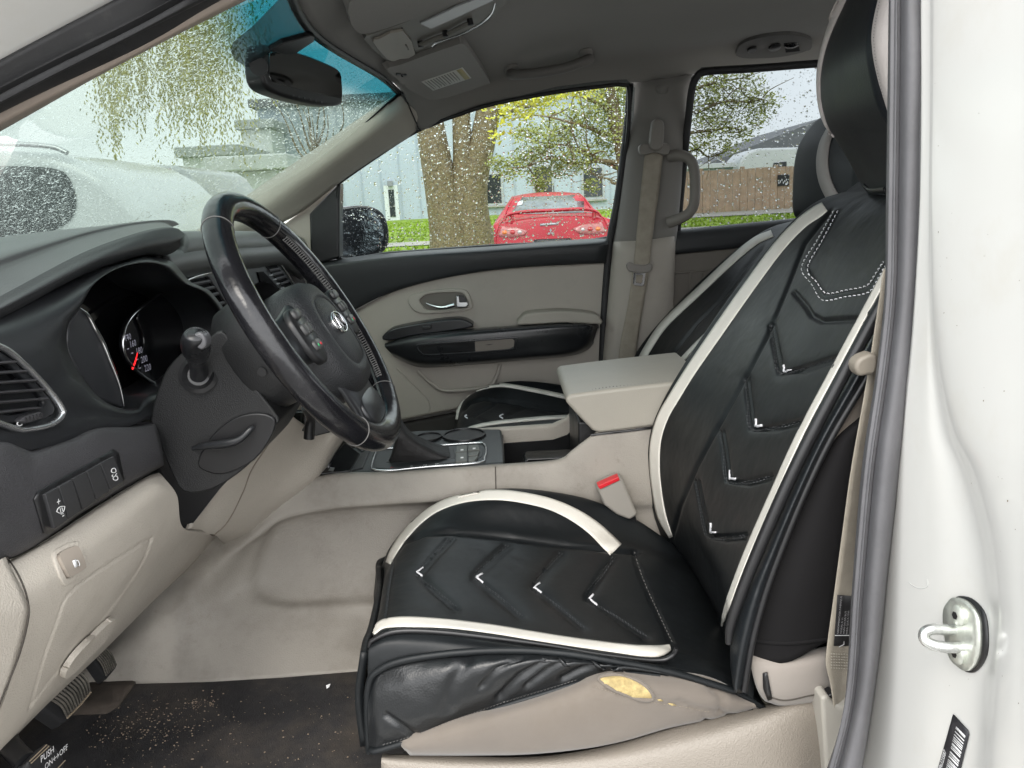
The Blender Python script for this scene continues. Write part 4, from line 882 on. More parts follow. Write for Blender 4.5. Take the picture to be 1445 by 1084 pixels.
LCD = mat('lit_digits', (.42,.42,.5), .5, emit=((.75,.72,.9), .04))
for s_, x, y in (('140',176,482),('160',183,491),('180',192,501),('200',199,513),('220',204,525)): text('speed_number', s_, (x,y), (x+8,y-3), pX, 6.5, LCD, cl)
for x, y in ((180,492),(186,498),(193,507),(197,519),(178,473)): slab('tick', [(x,y),(x+2,y-.6),(x+2.2,y+.7),(x+.2,y+1.3)], lambda a_, b_: VX(a_, b_, -.577), (-.001, 0, 0), LCD, cl, 0)
# left vent
vent_in = [(-60,470),(0,499),(27,522),(52,546),(65,566),(60,577),(22,588),(-60,600)]
slab('vent_cavity', [(-80,460),(0,490),(33,514),(62,545),(76,570),(70,588),(20,598),(-80,610)], lambda a_, b_: VX(a_, b_, -.499), (-.012, 0, 0), PIANO, dash, 0, 3)
tube('vent_trim', [VX(x, y, -.489) for x, y in ((-80,462),(0,489),(33,514),(64,546),(84,572),(87,586),(72,599),(40,606),(15,603),(-80,566))], .0042, mat('silver_trim', (.66,.67,.68), .25, metal=.9, var=(20,.2)), dash, res=10, flat=.7)
ring('vent_frame', [(-70,472),(0,496),(30,519),(58,547),(76,571),(76,584),(50,596),(15,597),(-70,575)], [(-60,490),(0,507),(24,526),(48,549),(62,566),(58,575),(40,579),(12,585),(-60,560)], lambda a_, b_: VX(a_, b_, -.492), (-.008, 0, 0), MATS['bezel_black'], dash, .002, 2)
for k in range(6):
    y = 506+k*14; x1 = (16,32,46,58,62,50)[k]
    tube('vent_slat', [VX(-70, y+16, -.492), VX(-20, y+8, -.492), VX(x1, y+5-k*1.0, -.492)], .006, DARK_G, dash, res=8, flat=.28)
slab('vent_wheel', [(30,594),(36,588),(58,581),(63,584),(60,591),(36,598)], lambda a_, b_: VX(a_, b_, -.484), (-.01, 0, 0), DARK_G, dash, .002)
for k in range(5): tube('wheel_rib', [VX(37+k*5, 589-k*1.6, -.4835), VX(39+k*5, 596-k*1.8, -.4835)], .0008, BLACK, dash, res=5)
plB = Plane(lambda a_, b_: VX(a_, b_, -.488), (1, 0, 0))
ring('print_circle', [(28+4*math.cos(t), 598+3.4*math.sin(t)) for t in np.linspace(0, 6.28, 13)[:-1]], [(28+2.8*math.cos(t), 598+2.3*math.sin(t)) for t in np.linspace(0, 6.28, 13)[:-1]], lambda a_, b_: VX(a_, b_, -.4885), (-.0006, 0, 0), PRINT, dash, 0)
# lower grey panel with the switch bank
GP = surf([RX([(-160,672),(-60,640),(0,621),(30,630),(47,635),(75,627),(100,617),(120,607),(140,602),(170,601),(195,600),(216,596)], -.497), RX([(-160,684),(-60,652),(0,633),(30,640),(47,645),(75,636),(105,626),(125,616),(145,610),(175,609),(200,608),(221,603)], -.478), RX([(-160,760),(-60,720),(0,700),(30,694),(50,692),(80,680),(110,668),(132,657),(150,650),(180,643),(205,636),(229,632)], -.466), RX([(-160,856),(-60,818),(0,782),(22,775),(45,764),(64,752),(90,735),(116,716),(140,702),(170,684),(205,665),(231,650)], -.470), RX([(-160,866),(-60,828),(0,793),(22,786),(45,774),(64,761),(90,743),(116,724),(140,710),(170,692),(205,672),(231,657)], -.49)], 4, 7)
gridmesh('lower_panel', GP, DARK_G, dash, .01); onP = On(GP)
edge = [p for p in ((216,596),(221,603),(229,632),(231,650),(231,657))]
pyobj('panel_end', [VX(216,596,-.497), VX(221,603,-.478), VX(229,632,-.466), VX(231,650,-.470), VX(231,657,-.49), VX(231,657,-.49)+Vector((-.06, .02, 0)), VX(216,596,-.497)+Vector((-.06, .02, 0))], [(0,1,2,3,4,5,6)], DARK_G, dash)
plate('switch_bezel', [(46,705),(52,694),(145,643),(158,635),(165,640),(173,676),(170,682),(66,752),(60,752)], onP, BLACK, dash, .0025, .003, 12)
tl_, tr_, bl_, br_ = np.array((55,699.)), np.array((154,645.)), np.array((68,745.)), np.array((168,677.))
def sw(u, v): return tuple((tl_*(1-u)+tr_*u)*(1-v)+(bl_*(1-u)+br_*u)*v)
for k in range(5):
    a_, b_ = k/5+.008, (k+1)/5-.008; plate('switch', [sw(a_,0), sw(b_,0), sw(b_,1), sw(a_,1)], onP, mat('switch_face', (.035,.035,.037), .5, var=(20,.1)), dash, .006, .004, 14, bev=.0008)
onPl = lambda a_, b_: (onP(a_, b_)[0]+onP(a_, b_)[1]*.007, onP(a_, b_)[1])
onPl = lambda a_, b_: (onP(a_, b_)[0]+onP(a_, b_)[1]*.0066, onP(a_, b_)[1])
text('switch_mark', '+', (70,715), (79,711), onPl, 11, PRINT, dash, .0004); text('switch_mark', '-', (77,732), (86,728), onPl, 13, PRINT, dash, .0004)
strip('switch_mark', [(70,722),(72.5,717),(77,714.5),(82,714.5)], 1.1, onPl, PRINT, dash, .0005, .0003, 3); strip('switch_mark', [(70,722),(75,723.5),(80,721),(82,714.5)], 1.0, onPl, PRINT, dash, .0005, .0003, 3)
for q in ([(75,717),(76,722)], [(77.5,716),(79,720.5)], [(76,725),(80,724)]): strip('switch_mark', [q[0], ((q[0][0]+q[1][0])/2, (q[0][1]+q[1][1])/2), q[1]], .9, onPl, PRINT, dash, .0005, .0003, 2)
for x, y in ((150,664),(152.5,674)):
    strip('switch_mark', [(x-1.5,y+2),(x-.5,y-1.5),(x+3,y-2.6),(x+5,y-.5),(x+5,y+2),(x+1.5,y+3.4),(x-1.5,y+2)], 1.1, onPl, PRINT, dash, .0005, .0003, 2)
for q in ([(156.5,668),(154.5,670.5),(157.5,672)], [(151,670),(149.5,672),(151.5,673)]): strip('switch_mark', q, .9, onPl, PRINT, dash, .0005, .0003, 2)
# beige knee panel
GK = surf([RX([(-30,812),(13,790),(64,763),(110,733),(158,702),(205,674),(224,667)], -.490), RX([(-25,822),(18,800),(68,770),(114,739),(162,708),(208,680),(232,675)], -.472), RX([(-10,862),(38,842),(92,806),(142,768),(190,730),(228,700),(250,700)], -.457), RX([(-22,950),(39,895),(90,868),(140,834),(196,790),(238,756),(258,744)], -.472), RX([(-40,1030),(22,978),(80,930),(140,878),(200,822),(252,776),(288,752)], -.512), RX([(-60,1098),(0,1048),(66,982),(142,910),(222,830),(280,778),(312,749)], -.56), RX([(-55,1106),(5,1056),(71,990),(147,918),(227,838),(285,786),(316,757)], -.62)], 30, 26)
for ln in ([(214,760),(204,788),(185,820),(150,868),(110,915),(70,962),(42,1000)], [(214,760),(195,770),(130,812),(95,842),(80,880),(62,930),(42,1000)]): GK = groove(GK, [tuple(p) for p in cr(ln, 6)], 1.3, .0022)
gridmesh('knee_panel', GK, BEIGE, dash, .008); onK = On(GK)
rim = [VX(224,667,-.490), VX(232,675,-.472), VX(250,700,-.457), VX(258,744,-.472), VX(288,752,-.512)]
ring('button_rim', [(74,787),(82,775),(103,766),(113,770),(124,798),(120,808),(96,824),(86,822)], [(79,789),(85,781),(102,773),(108,776),(117,797),(114,803),(95,815),(90,813)], lambda a_, b_: onK(a_, b_)[0]+onK(a_, b_)[1]*.002, (-.006, 0, 0), BEIGE, dash, .0015, 3)
plate('fuel_door_button', [(79,789),(85,781),(101,774),(107,777),(115,797),(112,803),(95,813),(90,811)], onK, mat('button_beige', (.34,.295,.25), .5), dash, .005, .007, 9, 3, bev=.0012)
onKl = lambda a_, b_: (onK(a_, b_)[0]+onK(a_, b_)[1]*.0058, onK(a_, b_)[1])
plate('fuel_mark', [(94,794),(99,791.5),(102,799),(97,802)], onKl, PRINT, dash, .0006, .0004, 40); strip('fuel_mark', [(100,793),(102,793),(104,797),(103,799)], 1, onKl, PRINT, dash, .0006, .0004, 3)
lid_l = [(214,760),(204,788),(185,820),(150,868),(110,915),(70,962),(42,1000)]
mat('gap_brown', (.24,.205,.165), .8)
plate('lid_pull', [(82,952),(90,932),(110,908),(132,888),(152,870),(154,874),(140,900),(118,922),(96,945)], onK, BEIGE, dash, .009, .007, 8, 3, bev=.002)
# outer end panel
GEn = surf([RX([(-140,842),(-60,815),(8,786)], -.466), RX([(-120,880),(-40,862),(36,843)], -.452), RX([(-120,930),(-40,905),(38,878)], -.452), RX([(-160,1040),(-80,1030),(10,976)], -.47), RX([(-180,1130),(-110,1120),(-20,1050)], -.50)], 8, 6)
gridmesh('end_panel', GEn, BEIGE, dash, .01)
strip('panel_gap', [(10,786),(27,815),(38,846),(39,874),(26,925),(2,985),(-16,1030)], 1.6, On(GEn, GK), mat('gap_dark', (.07,.06,.05), .8), dash, .001, .001)
# lower middle, beside the steering column
GM = surf([[V(*p) for p in r] for r in ([(262,760,-.36),(283,716,-.33),(310,688,-.31),(347,650,-.29),(386,612,-.27),(410,585,-.25)], [(280,757,-.33),(300,735,-.30),(325,708,-.28),(362,668,-.25),(398,628,-.23),(430,600,-.20)], [(304,757,-.27),(328,735,-.25),(360,712,-.22),(400,676,-.19),(428,645,-.17),(458,610,-.14)], [(311,762,-.22),(350,748,-.19),(392,716,-.165),(441,677,-.145),(462,640,-.13),(478,612,-.12)], [(320,770,-.16),(356,756,-.14),(398,724,-.12),(446,685,-.10),(468,648,-.09),(486,620,-.08)])], 6, 6)
gridmesh('centre_panel', GM, BEIGE, dash, .008); onM = On(GM)
strip('panel_gap', [(300,757),(322,735),(343,694),(355,663),(378,628),(396,600)], 1.2, onM, MATS['gap_brown'], dash, .0008, .0008)
# dark cavity above the knee panel beside the column
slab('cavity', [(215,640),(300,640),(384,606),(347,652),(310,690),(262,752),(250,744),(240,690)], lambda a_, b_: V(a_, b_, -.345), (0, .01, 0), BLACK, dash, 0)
# centre and passenger side of the dash
cB = RX([(225,348),(262,346),(300,344),(352,343),(395,344),(424,360)], -.64); cA = [Vector((-1.15, p.y, 1.0)) for p in cB]
cC = RX([(225,370),(262,364),(300,360),(352,356),(397,354),(430,374)], -.585); cD = RX([(225,376),(262,369),(300,365),(352,361),(396,360),(428,380)], -.578); cE = RX([(225,384),(262,378),(300,373),(352,368),(392,366),(424,386)], -.60)
GCt = surf([cA, cB, cC, cD, cE], 8, 6); gridmesh('centre_pad', GCt, mat('centre_pad_grain', (.12,.125,.125), .45, bump=(700,.5,'v'), var=(6,.1)), dash, .02)
slab('cowl_band', [(225,380),(300,370),(392,362),(425,384),(440,420),(430,450),(225,450)], lambda a_, b_: VX(a_, b_, -.615), (-.02, 0, 0), DARK, dash, 0)
face = [(252,402),(262,393),(285,386),(312,381),(352,374),(390,369),(400,374),(412,396),(430,430),(436,470),(420,560),(360,600),(280,560)]
slab('centre_face', face, lambda a_, b_: VX(a_, b_, -.592), (-.02, 0, 0), mat('face_grey', (.06,.065,.066), .4, bump=(600,.4,'v')), dash, .004)
tube('face_trim', [VX(x, y, -.588) for x, y in ((268,430),(262,405),(264,396),(285,388),(312,382),(352,375),(388,370),(397,374),(415,401))], .0026, MATS['silver_trim'], dash, res=8)
vX = lambda X: (lambda a_, b_: VX(a_, b_, X))
for q, lines in (([(266,395),(294,390),(310,418),(330,442),(318,450),(306,440),(290,420)], [((270,402),(300,396)),((277,411),(308,404)),((285,420),(312,413)),((300,432),(322,425)),((306,442),(330,434))]),
                 ([(375,376),(390,374),(398,384),(412,402),(402,408),(392,398)], [((380,382),(395,379)),((384,388),(400,384)),((390,394),(404,390)),((396,401),(409,396))])):
    slab('centre_vent', q, vX(-.5905), (-.003, 0, 0), PIANO, dash, 0)
    for a_, b_ in lines: tube('vent_slat', [VX(*a_, -.588), VX(*b_, -.588)], .0022, DARK_G, dash, res=6, flat=1.6)
slab('display_screen', [(364,384),(372,383),(395,408),(382,414),(368,398)], vX(-.588), (-.006, 0, 0), PIANO, dash, .001)
slab('divider', [(294,390),(299,389),(340,438),(330,444)], vX(-.585), (-.008, 0, 0), DARK_G, dash, .002)
for x, y in ((380,388),(385,394),(390,400),(396,406),(315,398),(318,404),(322,410),(325,416)): slab('key_mark', [(x,y),(x+5,y-1),(x+5.6,y+.8),(x+.6,y+1.8)], vX(-.586), (-.001, 0, 0), mat('dim_print', (.4,.41,.42), .6), dash, 0)
box('passenger_fascia', (-1.0,.16,.62), (-.62,.72,1.0), DARK, dash, .03); box('glove_box', (-.95,.18,.55), (-.60,.70,.80), BEIGE, dash, .03); box('centre_core', (-1.0,-.30,.60), (-.63,.16,.96), BLACK, dash, .02); box('driver_core', (-1.0,-.76,.66), (-.66,-.30,1.0), BLACK, dash, .02)
# black lower control panel and wiper stalk behind the wheel
slab('lower_controls', [(392,596),(405,583),(470,578),(470,610),(446,616),(418,606)], fY(-.20), (0, .02, 0), PIANO, dash, .003)
for x in (455, 462): slab('control_knob', [(x,588),(x+5,587),(x+6,597),(x+1,598)], fY(-.205), (0, .01, 0), SILVER, dash, .001)

# ================================================================== STEERING COLUMN + WHEEL
colm = thing('steering_column', 'dark steering column cover with turn signal stalk and tilt lever', 'steering column', V(290,640,-.42))
slab('column_cover', [(224,545),(238,517),(262,494),(290,480),(312,467),(330,490),(352,535),(392,588),(388,602),(366,640),(334,670),(296,692),(258,694),(240,664),(226,630),(214,602),(213,584)], fY(-.492), (0, .15, 0), mat('column_plastic', (.0112,.0115,.0122), .5, bump=(650,.5,'v'), var=(10,.15)), colm, .022, 3, seg=5)
rec = slab('tilt_recess', [(278,654),(298,616),(330,590),(365,583),(388,592),(382,618),(358,650),(322,668),(296,668)], fY(-.496), (0, .01, 0), BLACK, colm, .003, 3)
tube('tilt_lever', [V(272,633,-.500), V(292,629,-.506), V(318,626,-.51), V(338,620,-.51), V(352,607,-.506), V(358,602,-.503)], [.003,.005,.006,.005,.004,.002], SATIN, colm, res=10)
sb = V(281,530,-.49); tp_ = V(276,478,-.64)
lathe('stalk_ring', [(.018, 0), (.024, .002), (.025, .006), (.020, .009), (.014, .004)], sb, Vector((.25,-1,.35)), BLACK, colm)
tube('turn_signal_stalk', [sb, V(280,518,-.505), V(279,510,-.52), V(278,502,-.54), V(277,493,-.56), V(276,484,-.58), V(276,476,-.60), V(276,471,-.605)], [.012,.011,.011,.014,.017,.017,.0145,.009], SATIN, colm, res=20, flat=.9)
sc_ = slab('stalk_cap', [(270,477),(276,470),(284,470),(290,479),(290,489),(283,494),(275,488)], fY(-.607), (0, .02, 0), mat('cap_grey', (.09,.09,.095), .3), colm, .003, 3)
tube('wiper_stalk', [V(430,575,-.30), V(438,590,-.28), V(437,604,-.275), V(436,619,-.275)], [.006,.007,.009,.009], BLACK, colm, res=12)
sw_ = thing('steering_wheel', 'worn black leather steering wheel with three spokes and chrome oval emblem', 'steering wheel', (-.278,-.42,1.055))
WC = Vector((-.278,-.42,1.055)); wn = Vector((.874,0,.486)).normalized(); wu = Vector((.486,0,-.874)).normalized(); wv = Vector((0,1,0))
def WQ(a_, b_, c=0): return WC+wu*a_+wv*b_+wn*c
RR, rr_ = .188, .0200
rimG = np.array(tubegrid([WQ(RR*math.cos(t), RR*math.sin(t)) for t in np.linspace(0, 2*math.pi, 49)[:-1]], rr_, 20, .92, 3, closed=True, up=wn))
tube('rim', [WQ(RR*math.cos(t), RR*math.sin(t)) for t in np.linspace(0, 2*math.pi, 49)[:-1]], rr_, LEATH_W, sw_, res=24, flat=.92, n=4, closed=True, up=wn)
def seam(t, m_=STITCHG): tube('rim_seam', [WQ((RR+rr_*1.01*math.cos(k))*math.cos(t), (RR+rr_*1.01*math.cos(k))*math.sin(t), rr_*.935*math.sin(k)) for k in np.linspace(0, 6.283, 17)[:-1]], .0007, m_, sw_, res=5, n=2, closed=True)
for t in (R(-38), R(38), R(-145), R(145)): seam(t)
# cross stitching along the inner side of the rim
vs_, fs = [], []
for t in np.arange(R(42), R(140), .026):
    for s in (-1, 1):
        p = []
        for dt, k in ((-.007, 2.75), (.007, 3.25)):
            kk = k if s > 0 else 6.0-k
            p.append(WQ((RR+rr_*1.03*math.cos(kk))*math.cos(t+dt), (RR+rr_*1.03*math.cos(kk))*math.sin(t+dt), rr_*.96*math.sin(kk)+.006))
        d = (p[1]-p[0]).normalized(); q = d.cross(Vector((0,-1,0))).normalized()*.00042; b = len(vs_)
        vs_ += [p[0]-q, p[0]+q, p[1]+q, p[1]-q]; fs.append((b, b+1, b+2, b+3))
pyobj('rim_stitching', vs_, fs, STITCHG, sw_, kind='stuff')
# hub pad: a domed soft square with an inset oval
def dome(name, ca, cb, ha, hb, pw, prof, m_, parent, n=40, tilt=0):
    rows = []
    for k, c in prof:
        rows.append([WQ(ca+ha*k*abs(math.cos(t))**pw*(1 if math.cos(t) > 0 else -1), cb+hb*k*abs(math.sin(t))**pw*(1 if math.sin(t) > 0 else -1), c) for t in np.linspace(0, 2*math.pi, n+1)])
    return gridmesh(name, np.array([[tuple(p) for p in r] for r in rows]), m_, parent, flip=None)
HUBM = mat('hub_grain', (.017,.018,.020), .48, bump=(520,.9,'v'), var=(8,.12))
dome('airbag_cover', .030, 0, .090, .086, .75, [(.90,-.045),(1.0,-.03),(1.0,-.005),(.96,.012),(.88,.022),(.7,.028),(.62,.0285),(.60,.0262),(.58,.028),(.35,.031),(.001,.032)], HUBM, sw_, 48)
dome('emblem_rim', .020, 0, .0165, .027, 1, [(1.0,.030),(1.03,.033),(.98,.0355),(.9,.0345)], CHROME, sw_, 32)
em_ = dome('emblem', .020, 0, .0148, .0245, 1, [(1.0,.0335),(.6,.0345),(.001,.035)], PIANO, sw_, 32)
for b0, b1, a0, a1 in ((-.017,-.012,.008,-.008),(-.012,-.004,-.008,.008),(-.004,.004,.008,-.009),(.004,.012,-.009,.008),(.012,.017,.008,-.007)):
    tube('emblem_letter', [WQ(.020+a0, b0, .0355), WQ(.020+a1, b1, .0355)], .0014, CHROME, sw_, res=6)
for s in (-1, 1):
    rows = []
    for b_, wa, c in ((.07, .045, .004), (.10, .040, .006), (.13, .034, .004), (.16, .030, -.002), (.185, .030, -.006)):
        rows.append([WQ(.008+wa*math.cos(t), s*b_, c+.013*math.sin(t)) for t in np.linspace(0, 2*math.pi, 17)])
    gridmesh('spoke', np.array([[tuple(p) for p in r] for r in rows]), SATIN, sw_)
    pad = dome('button_pad', .012, s*.112, .040, .030, .8, [(1.0,.012),(1.0,.019),(.92,.021),(.001,.022)], BLACK, sw_, 28)
    for a_, b_, ha, hb in ((-.030,.0,.007,.014),(-.008,-.008,.008,.007),(-.008,.010,.008,.007),(.016,0,.008,.015)):
        dome('button', .012+a_, s*(.112+b_), ha, hb, .6, [(1.0,.020),(1.0,.0245),(.85,.0255),(.001,.0256)], mat('button_grey', (.05,.05,.05), .4, var=(60,.2)), pad, 16)
    dome('call_mark', .029, s*.112+.006, .0022, .003, 1, [(1,.0255),(.9,.0262),(.001,.0262)], mat('mark_red', (.6,.03,.04), .5), pad, 10); dome('call_mark', .029, s*.112-.006, .0022, .003, 1, [(1,.0255),(.9,.0262),(.001,.0262)], mat('mark_green', (.05,.4,.15), .5), pad, 10)
rows = []
for a_, wb, c in ((.07,.075,-.004),(.10,.070,.0),(.13,.066,-.002),(.16,.066,-.006),(.19,.068,-.008)):
    rows.append([WQ(a_, wb*abs(math.cos(t))**.6*(1 if math.cos(t) > 0 else -1), c+.010*math.sin(t)) for t in np.linspace(0, 2*math.pi, 25)])
gridmesh('lower_spoke', np.array([[tuple(p) for p in r] for r in rows]), SATIN, sw_)
dome('spoke_trim', .145, 0, .024, .055, .7, [(1.0,.002),(1.0,.007),(.9,.0085),(.001,.009)], SATIN, sw_, 28)
dome('back_cover', .0, 0, .085, .080, .8, [(.2,-.115),(.8,-.115),(.95,-.10),(1.0,-.06),(1.0,-.03)], DARK, sw_, 40)
lathe('screw_hole', [(.006,0),(.006,.002),(.004,.002)], WQ(.02,-.0805,-.07), (0,-1,0), BLACK, sw_, 14); lathe('screw_hole', [(.008,0),(.008,.002),(.006,.0015)], WQ(.005,-.0805,-.045), (0,-1,0), DARK_G, sw_, 14)

# ================================================================== CENTRE CONSOLE
con = thing('centre_console', 'beige centre console with black gear shift panel and padded armrest', 'console', (.2, 0, .4))
def FZ(px, py): return VZ(px, py, .42)
top = [(200,800,-.15),(342,737,-.165),(440,678,-.14),(560,669,-.135),(700,660,-.135),(770,655,-.135),(793,650,-.135),(806,640,-.135),(836,618,-.135),(848,613,-.135),(900,607,-.135),(1000,598,-.135)]
inn = [(p[0]+2, p[1]-5, p[2]+.022) for p in top]
rA = [(185,820,-.165),(335,757,-.18),(432,700,-.152),(560,690,-.148),(700,684,-.148),(770,682,-.148),(793,680,-.148),(806,676,-.148),(836,668,-.148),(848,664,-.148),(900,660,-.148),(1000,650,-.148)]
rB = [(165,848,-.18),(318,782,-.20),(412,733,-.165),(560,711,-.155),(700,705,-.15),(770,706,-.15),(793,707,-.15),(806,707,-.15),(836,706,-.15),(848,706,-.15),(900,706,-.15),(1000,706,-.15)]
rC = [(145,872,-.19),(298,806,-.21),(392,757,-.150),(550,729,-.135),(700,724,-.135),(770,726,-.135),(793,726,-.135),(806,726,-.135),(836,726,-.14),(848,726,-.14),(900,728,-.14),(1000,730,-.14)]
rD = [(115,900,-.21),(262,842,-.225),(362,820,-.165),(545,795,-.150),(700,790,-.145),(770,790,-.145),(793,790,-.145),(806,790,-.145),(836,790,-.145),(848,790,-.145),(900,790,-.145),(1000,790,-.145)]
rE = [(90,945,-.24),(205,895,-.26),(345,872,-.215),(530,868,-.20),(700,860,-.19),(770,860,-.19),(793,860,-.19),(806,860,-.19),(836,860,-.19),(848,860,-.19),(900,860,-.19),(1000,860,-.19)]
rows = [[V(*p) for p in r] for r in (inn, top, rA, rB, rC, rD, rE)]+[[FZ(*p) for p in ((30,975),(150,966),(300,963),(515,948),(700,940),(770,938),(793,936),(806,936),(836,935),(848,934),(900,930),(1000,925))]]
GC = surf(rows, 16, 14)
def recess(G, poly, depth, soft):
    P_ = [tuple(p) for p in cr(poly, 6, True)]; x, y = projn(G); ins = np.zeros(x.shape, bool)
    for (x0, y0), (x1, y1) in zip(P_, P_[1:]+P_[:1]): ins ^= ((y0 > y) != (y1 > y)) & (x < (x1-x0)*(y-y0)/(y1-y0+1e-12)+x0)
    d = segdist(x, y, P_+P_[:1]); k = np.clip(.5+np.where(ins, d, -d)/soft*.5, 0, 1); k = k*k*(3-2*k)
    return G-gnormals(G)*(depth*k)[:, :, None]
GC = recess(GC, [(402,738),(470,724),(560,718),(700,712),(800,714),(800,850),(700,846),(560,846),(480,848),(410,851),(372,843),(358,820),(366,790),(380,760)], .016, 9)
GC = recess(GC, [(505,872),(520,862),(700,860),(800,860),(800,930),(560,930),(515,915)], .008, 8)
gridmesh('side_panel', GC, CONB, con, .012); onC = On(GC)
strip('panel_gap', [(699,659),(699.5,675),(700,700)], 1.6, onC, MATS['gap_dark'], con, .001, .001)
# black top plate
TP_ = [(444,668),(456,652),(500,631),(545,611),(640,606),(700,605),(708,610),(712,648),(704,653),(640,658),(560,663),(480,667)]
slab('top_plate', TP_, lambda a_, b_: VZ(a_, b_, .728), (0, 0, -.03), mat('console_black', (.03,.034,.036), .42, bump=(600,.3,'v'), var=(8,.12)), con, .006, 2)
z3 = lambda a_, b_: VZ(a_, b_, .7295)
slab('far_rail', [(560,616),(640,609),(705,605),(780,600),(798,592),(812,577),(835,572),(990,560),(990,640),(560,640)], fY(.125), (0, .02, 0), BEIGE, con, .006)
slab('bin_wall', [(711,626),(780,621),(800,614),(816,599),(990,585),(990,690),(711,690)], fY(.121), (0, .003, 0), BLACK, con, 0); box('bin_floor', (-.02,-.115,.60), (.42,.115,.62), BLACK, con, .003); box('bin_front', (-.04,-.115,.62), (-.025,.118,.715), BLACK, con, .003)
slab('bin_slot', [(738,654),(745,648),(810,645),(806,652)], fY(-.09), (0, .05, 0), PIANO, con, .002)
tray = slab('phone_tray', [(446,668),(487,624),(508,640),(494,664)], lambda a_, b_: VZ(a_, b_, .731), (0, 0, -.01), PIANO, con, .002); slab('tray_step', [(495,664),(509,640),(524,632),(512,660)], lambda a_, b_: VZ(a_, b_, .7305), (0, 0, -.01), BLACK, con, .002)
slab('usb_port', [(463,664),(466,660),(472,660),(470,665)], lambda a_, b_: VZ(a_, b_, .7316), (0, 0, -.001), SILVER, con, 0)
slab('tray_well', [(490,620),(520,610),(545,612),(530,626),(510,637)], lambda a_, b_: VZ(a_, b_, .7305), (0, 0, -.004), BLACK, con, .001)
tube('gate_trim', [VZ(x, y, .7305) for x, y in ((526,662),(525,655),(530,640),(536,634),(600,630),(672,625),(683,627),(686,634),(684,645),(675,653),(600,659),(547,664))], .0021, MATS['silver_trim'], con, res=8, closed=True)
slab('gate_plate', [(530,660),(529,654),(534,641),(540,637),(600,633),(670,628),(680,630),(682,636),(680,643),(672,650),(600,656),(545,661)], z3, (0, 0, -.01), MATS['console_black'], con, .001)
slab('gate_slot', [(545,652),(552,640),(640,634),(642,646),(560,653)], lambda a_, b_: VZ(a_, b_, .7305), (0, 0, -.004), BLACK, con, .001)
for q in ([(644,629),(660,628),(659,637),(643,638)], [(661,628),(675,627),(677,634),(660,636)], [(643,639),(659,638),(659,650),(643,651)], [(661,638),(677,636),(674,642),(661,643)], [(661,645),(675,643),(670,650),(661,651)]):
    slab('console_button', q, lambda a_, b_: VZ(a_, b_, .7335), (0, 0, -.006), mat('button_olive', (.11,.115,.105), .45), con, .001)
pz = Plane(lambda a_, b_: VZ(a_, b_, .7312), (0, 0, 1))
for s_, x, y, m_ in (('P',551,661,RED),('R',579,659,PRINT),('N',597,657.5,PRINT),('D',614,656,PRINT)): text('gear_letter', s_, (x,y), (x+6,y-.5), pz, 7, m_, con)
pz2 = Plane(lambda a_, b_: VZ(a_, b_, .7342), (0, 0, 1))
for x, y in ((650,634),(667,632),(650,645)): slab('button_mark', [(x,y),(x+4,y-.4),(x+4,y+1.2),(x,y+1.6)], lambda a_, b_: VZ(a_, b_, .7341), (0, 0, -.0005), PRINT, con, 0)
for c, rx in (((605,617),.026), ((655,614),.042)):
    p = VZ(*c, .7305); lathe('cup_holder', [(rx*1.12, 0), (rx*1.1, .003), (rx, .003), (rx*.97, -.004), (rx*.9, -.006)], p, (0, 0, 1), BLACK, con, 28)
# gear lever boot
bs = [VZ(x, y, .732) for x, y in ((548,650),(556,652),(600,650),(632,646),(634,636),(628,629),(585,632),(556,640))]
tp2 = [V(x, y, Y) for x, y, Y in ((556,612,-.09),(559,615,-.10),(566,614,-.10),(574,612,-.09),(577,607,-.05),(572,603,-.03),(564,603,-.03),(558,606,-.05))]
md2 = [a_*.45+b_*.55+Vector((0, 0, -.012+.006*(i % 2))) for i, (a_, b_) in enumerate(zip(tp2, bs))]
up2 = [p+Vector((-.03, 0, .06)) for p in tp2]
GBt = surf([r+r[:1] for r in (bs, md2, tp2, up2)], 4, 6); gs = gridmesh('gear_boot', GBt, mat('boot_leather', (.014,.013,.013), .6, bump=(300,.4), bump2=(40,.5), var=(8,.2)), con, 0)
kp = sum(up2, Vector())/8; lathe('gear_knob', [(.015,-.01),(.022,.0),(.026,.02),(.027,.045),(.022,.065),(.01,.073)], kp, (-.35, 0, 1), LEATH_W, con)
# armrest lid and its body
slab('armrest_lid', [(797,566),(803,557),(850,551),(900,545),(1000,534),(1000,596),(930,601),(847,612),(836,608),(814,585)], fY(-.136), (0, .265, 0), BEIGE_L, con, .030, seg=6)
stitches('lid_stitching', [[(800,559),(850,549),(900,544),(980,535)]], lambda a_, b_: (V(a_, b_, -.118)+Vector((0, 0, 0)), Vector((0, -.6, .8))), STITCHG, con, 3, 2, .8, .004)
tube('lid_shadow_line', [V(834,614,-.134), V(848,612,-.1365), V(880,608.5,-.137), V(930,602.5,-.137), V(1000,596.5,-.137)], .0026, BLACK, con, res=6)  # black rod standing for the shadow line in the joint under the lid
slab('hinge', [(816,604),(836,608),(832,616),(818,612)], fY(-.05), (0, .04, 0), BLACK, con, .003)
box('armrest_box', (.12,-.11,.62), (.42,.11,.80), BLACK, con, .005)
bk = thing('belt_buckle', 'grey seat belt buckle with red release button beside the console', 'buckle', V(870,700,-.17))
slab('housing', [(841,687),(874,672),(880,679),(900,727),(889,735),(870,727),(852,713)], fY(-.185), (0, .03, 0), mat('buckle_grey', (.30,.28,.25), .5), bk, .006, seg=3)
slab('release_button', [(843,686),(873,673),(875,678),(847,691)], fY(-.188), (0, .02, 0), RED, bk, .0015); slab('buckle_stem', [(880,728),(896,724),(905,760),(888,760)], fY(-.175), (0, .012, 0), BLACK, bk, .002)

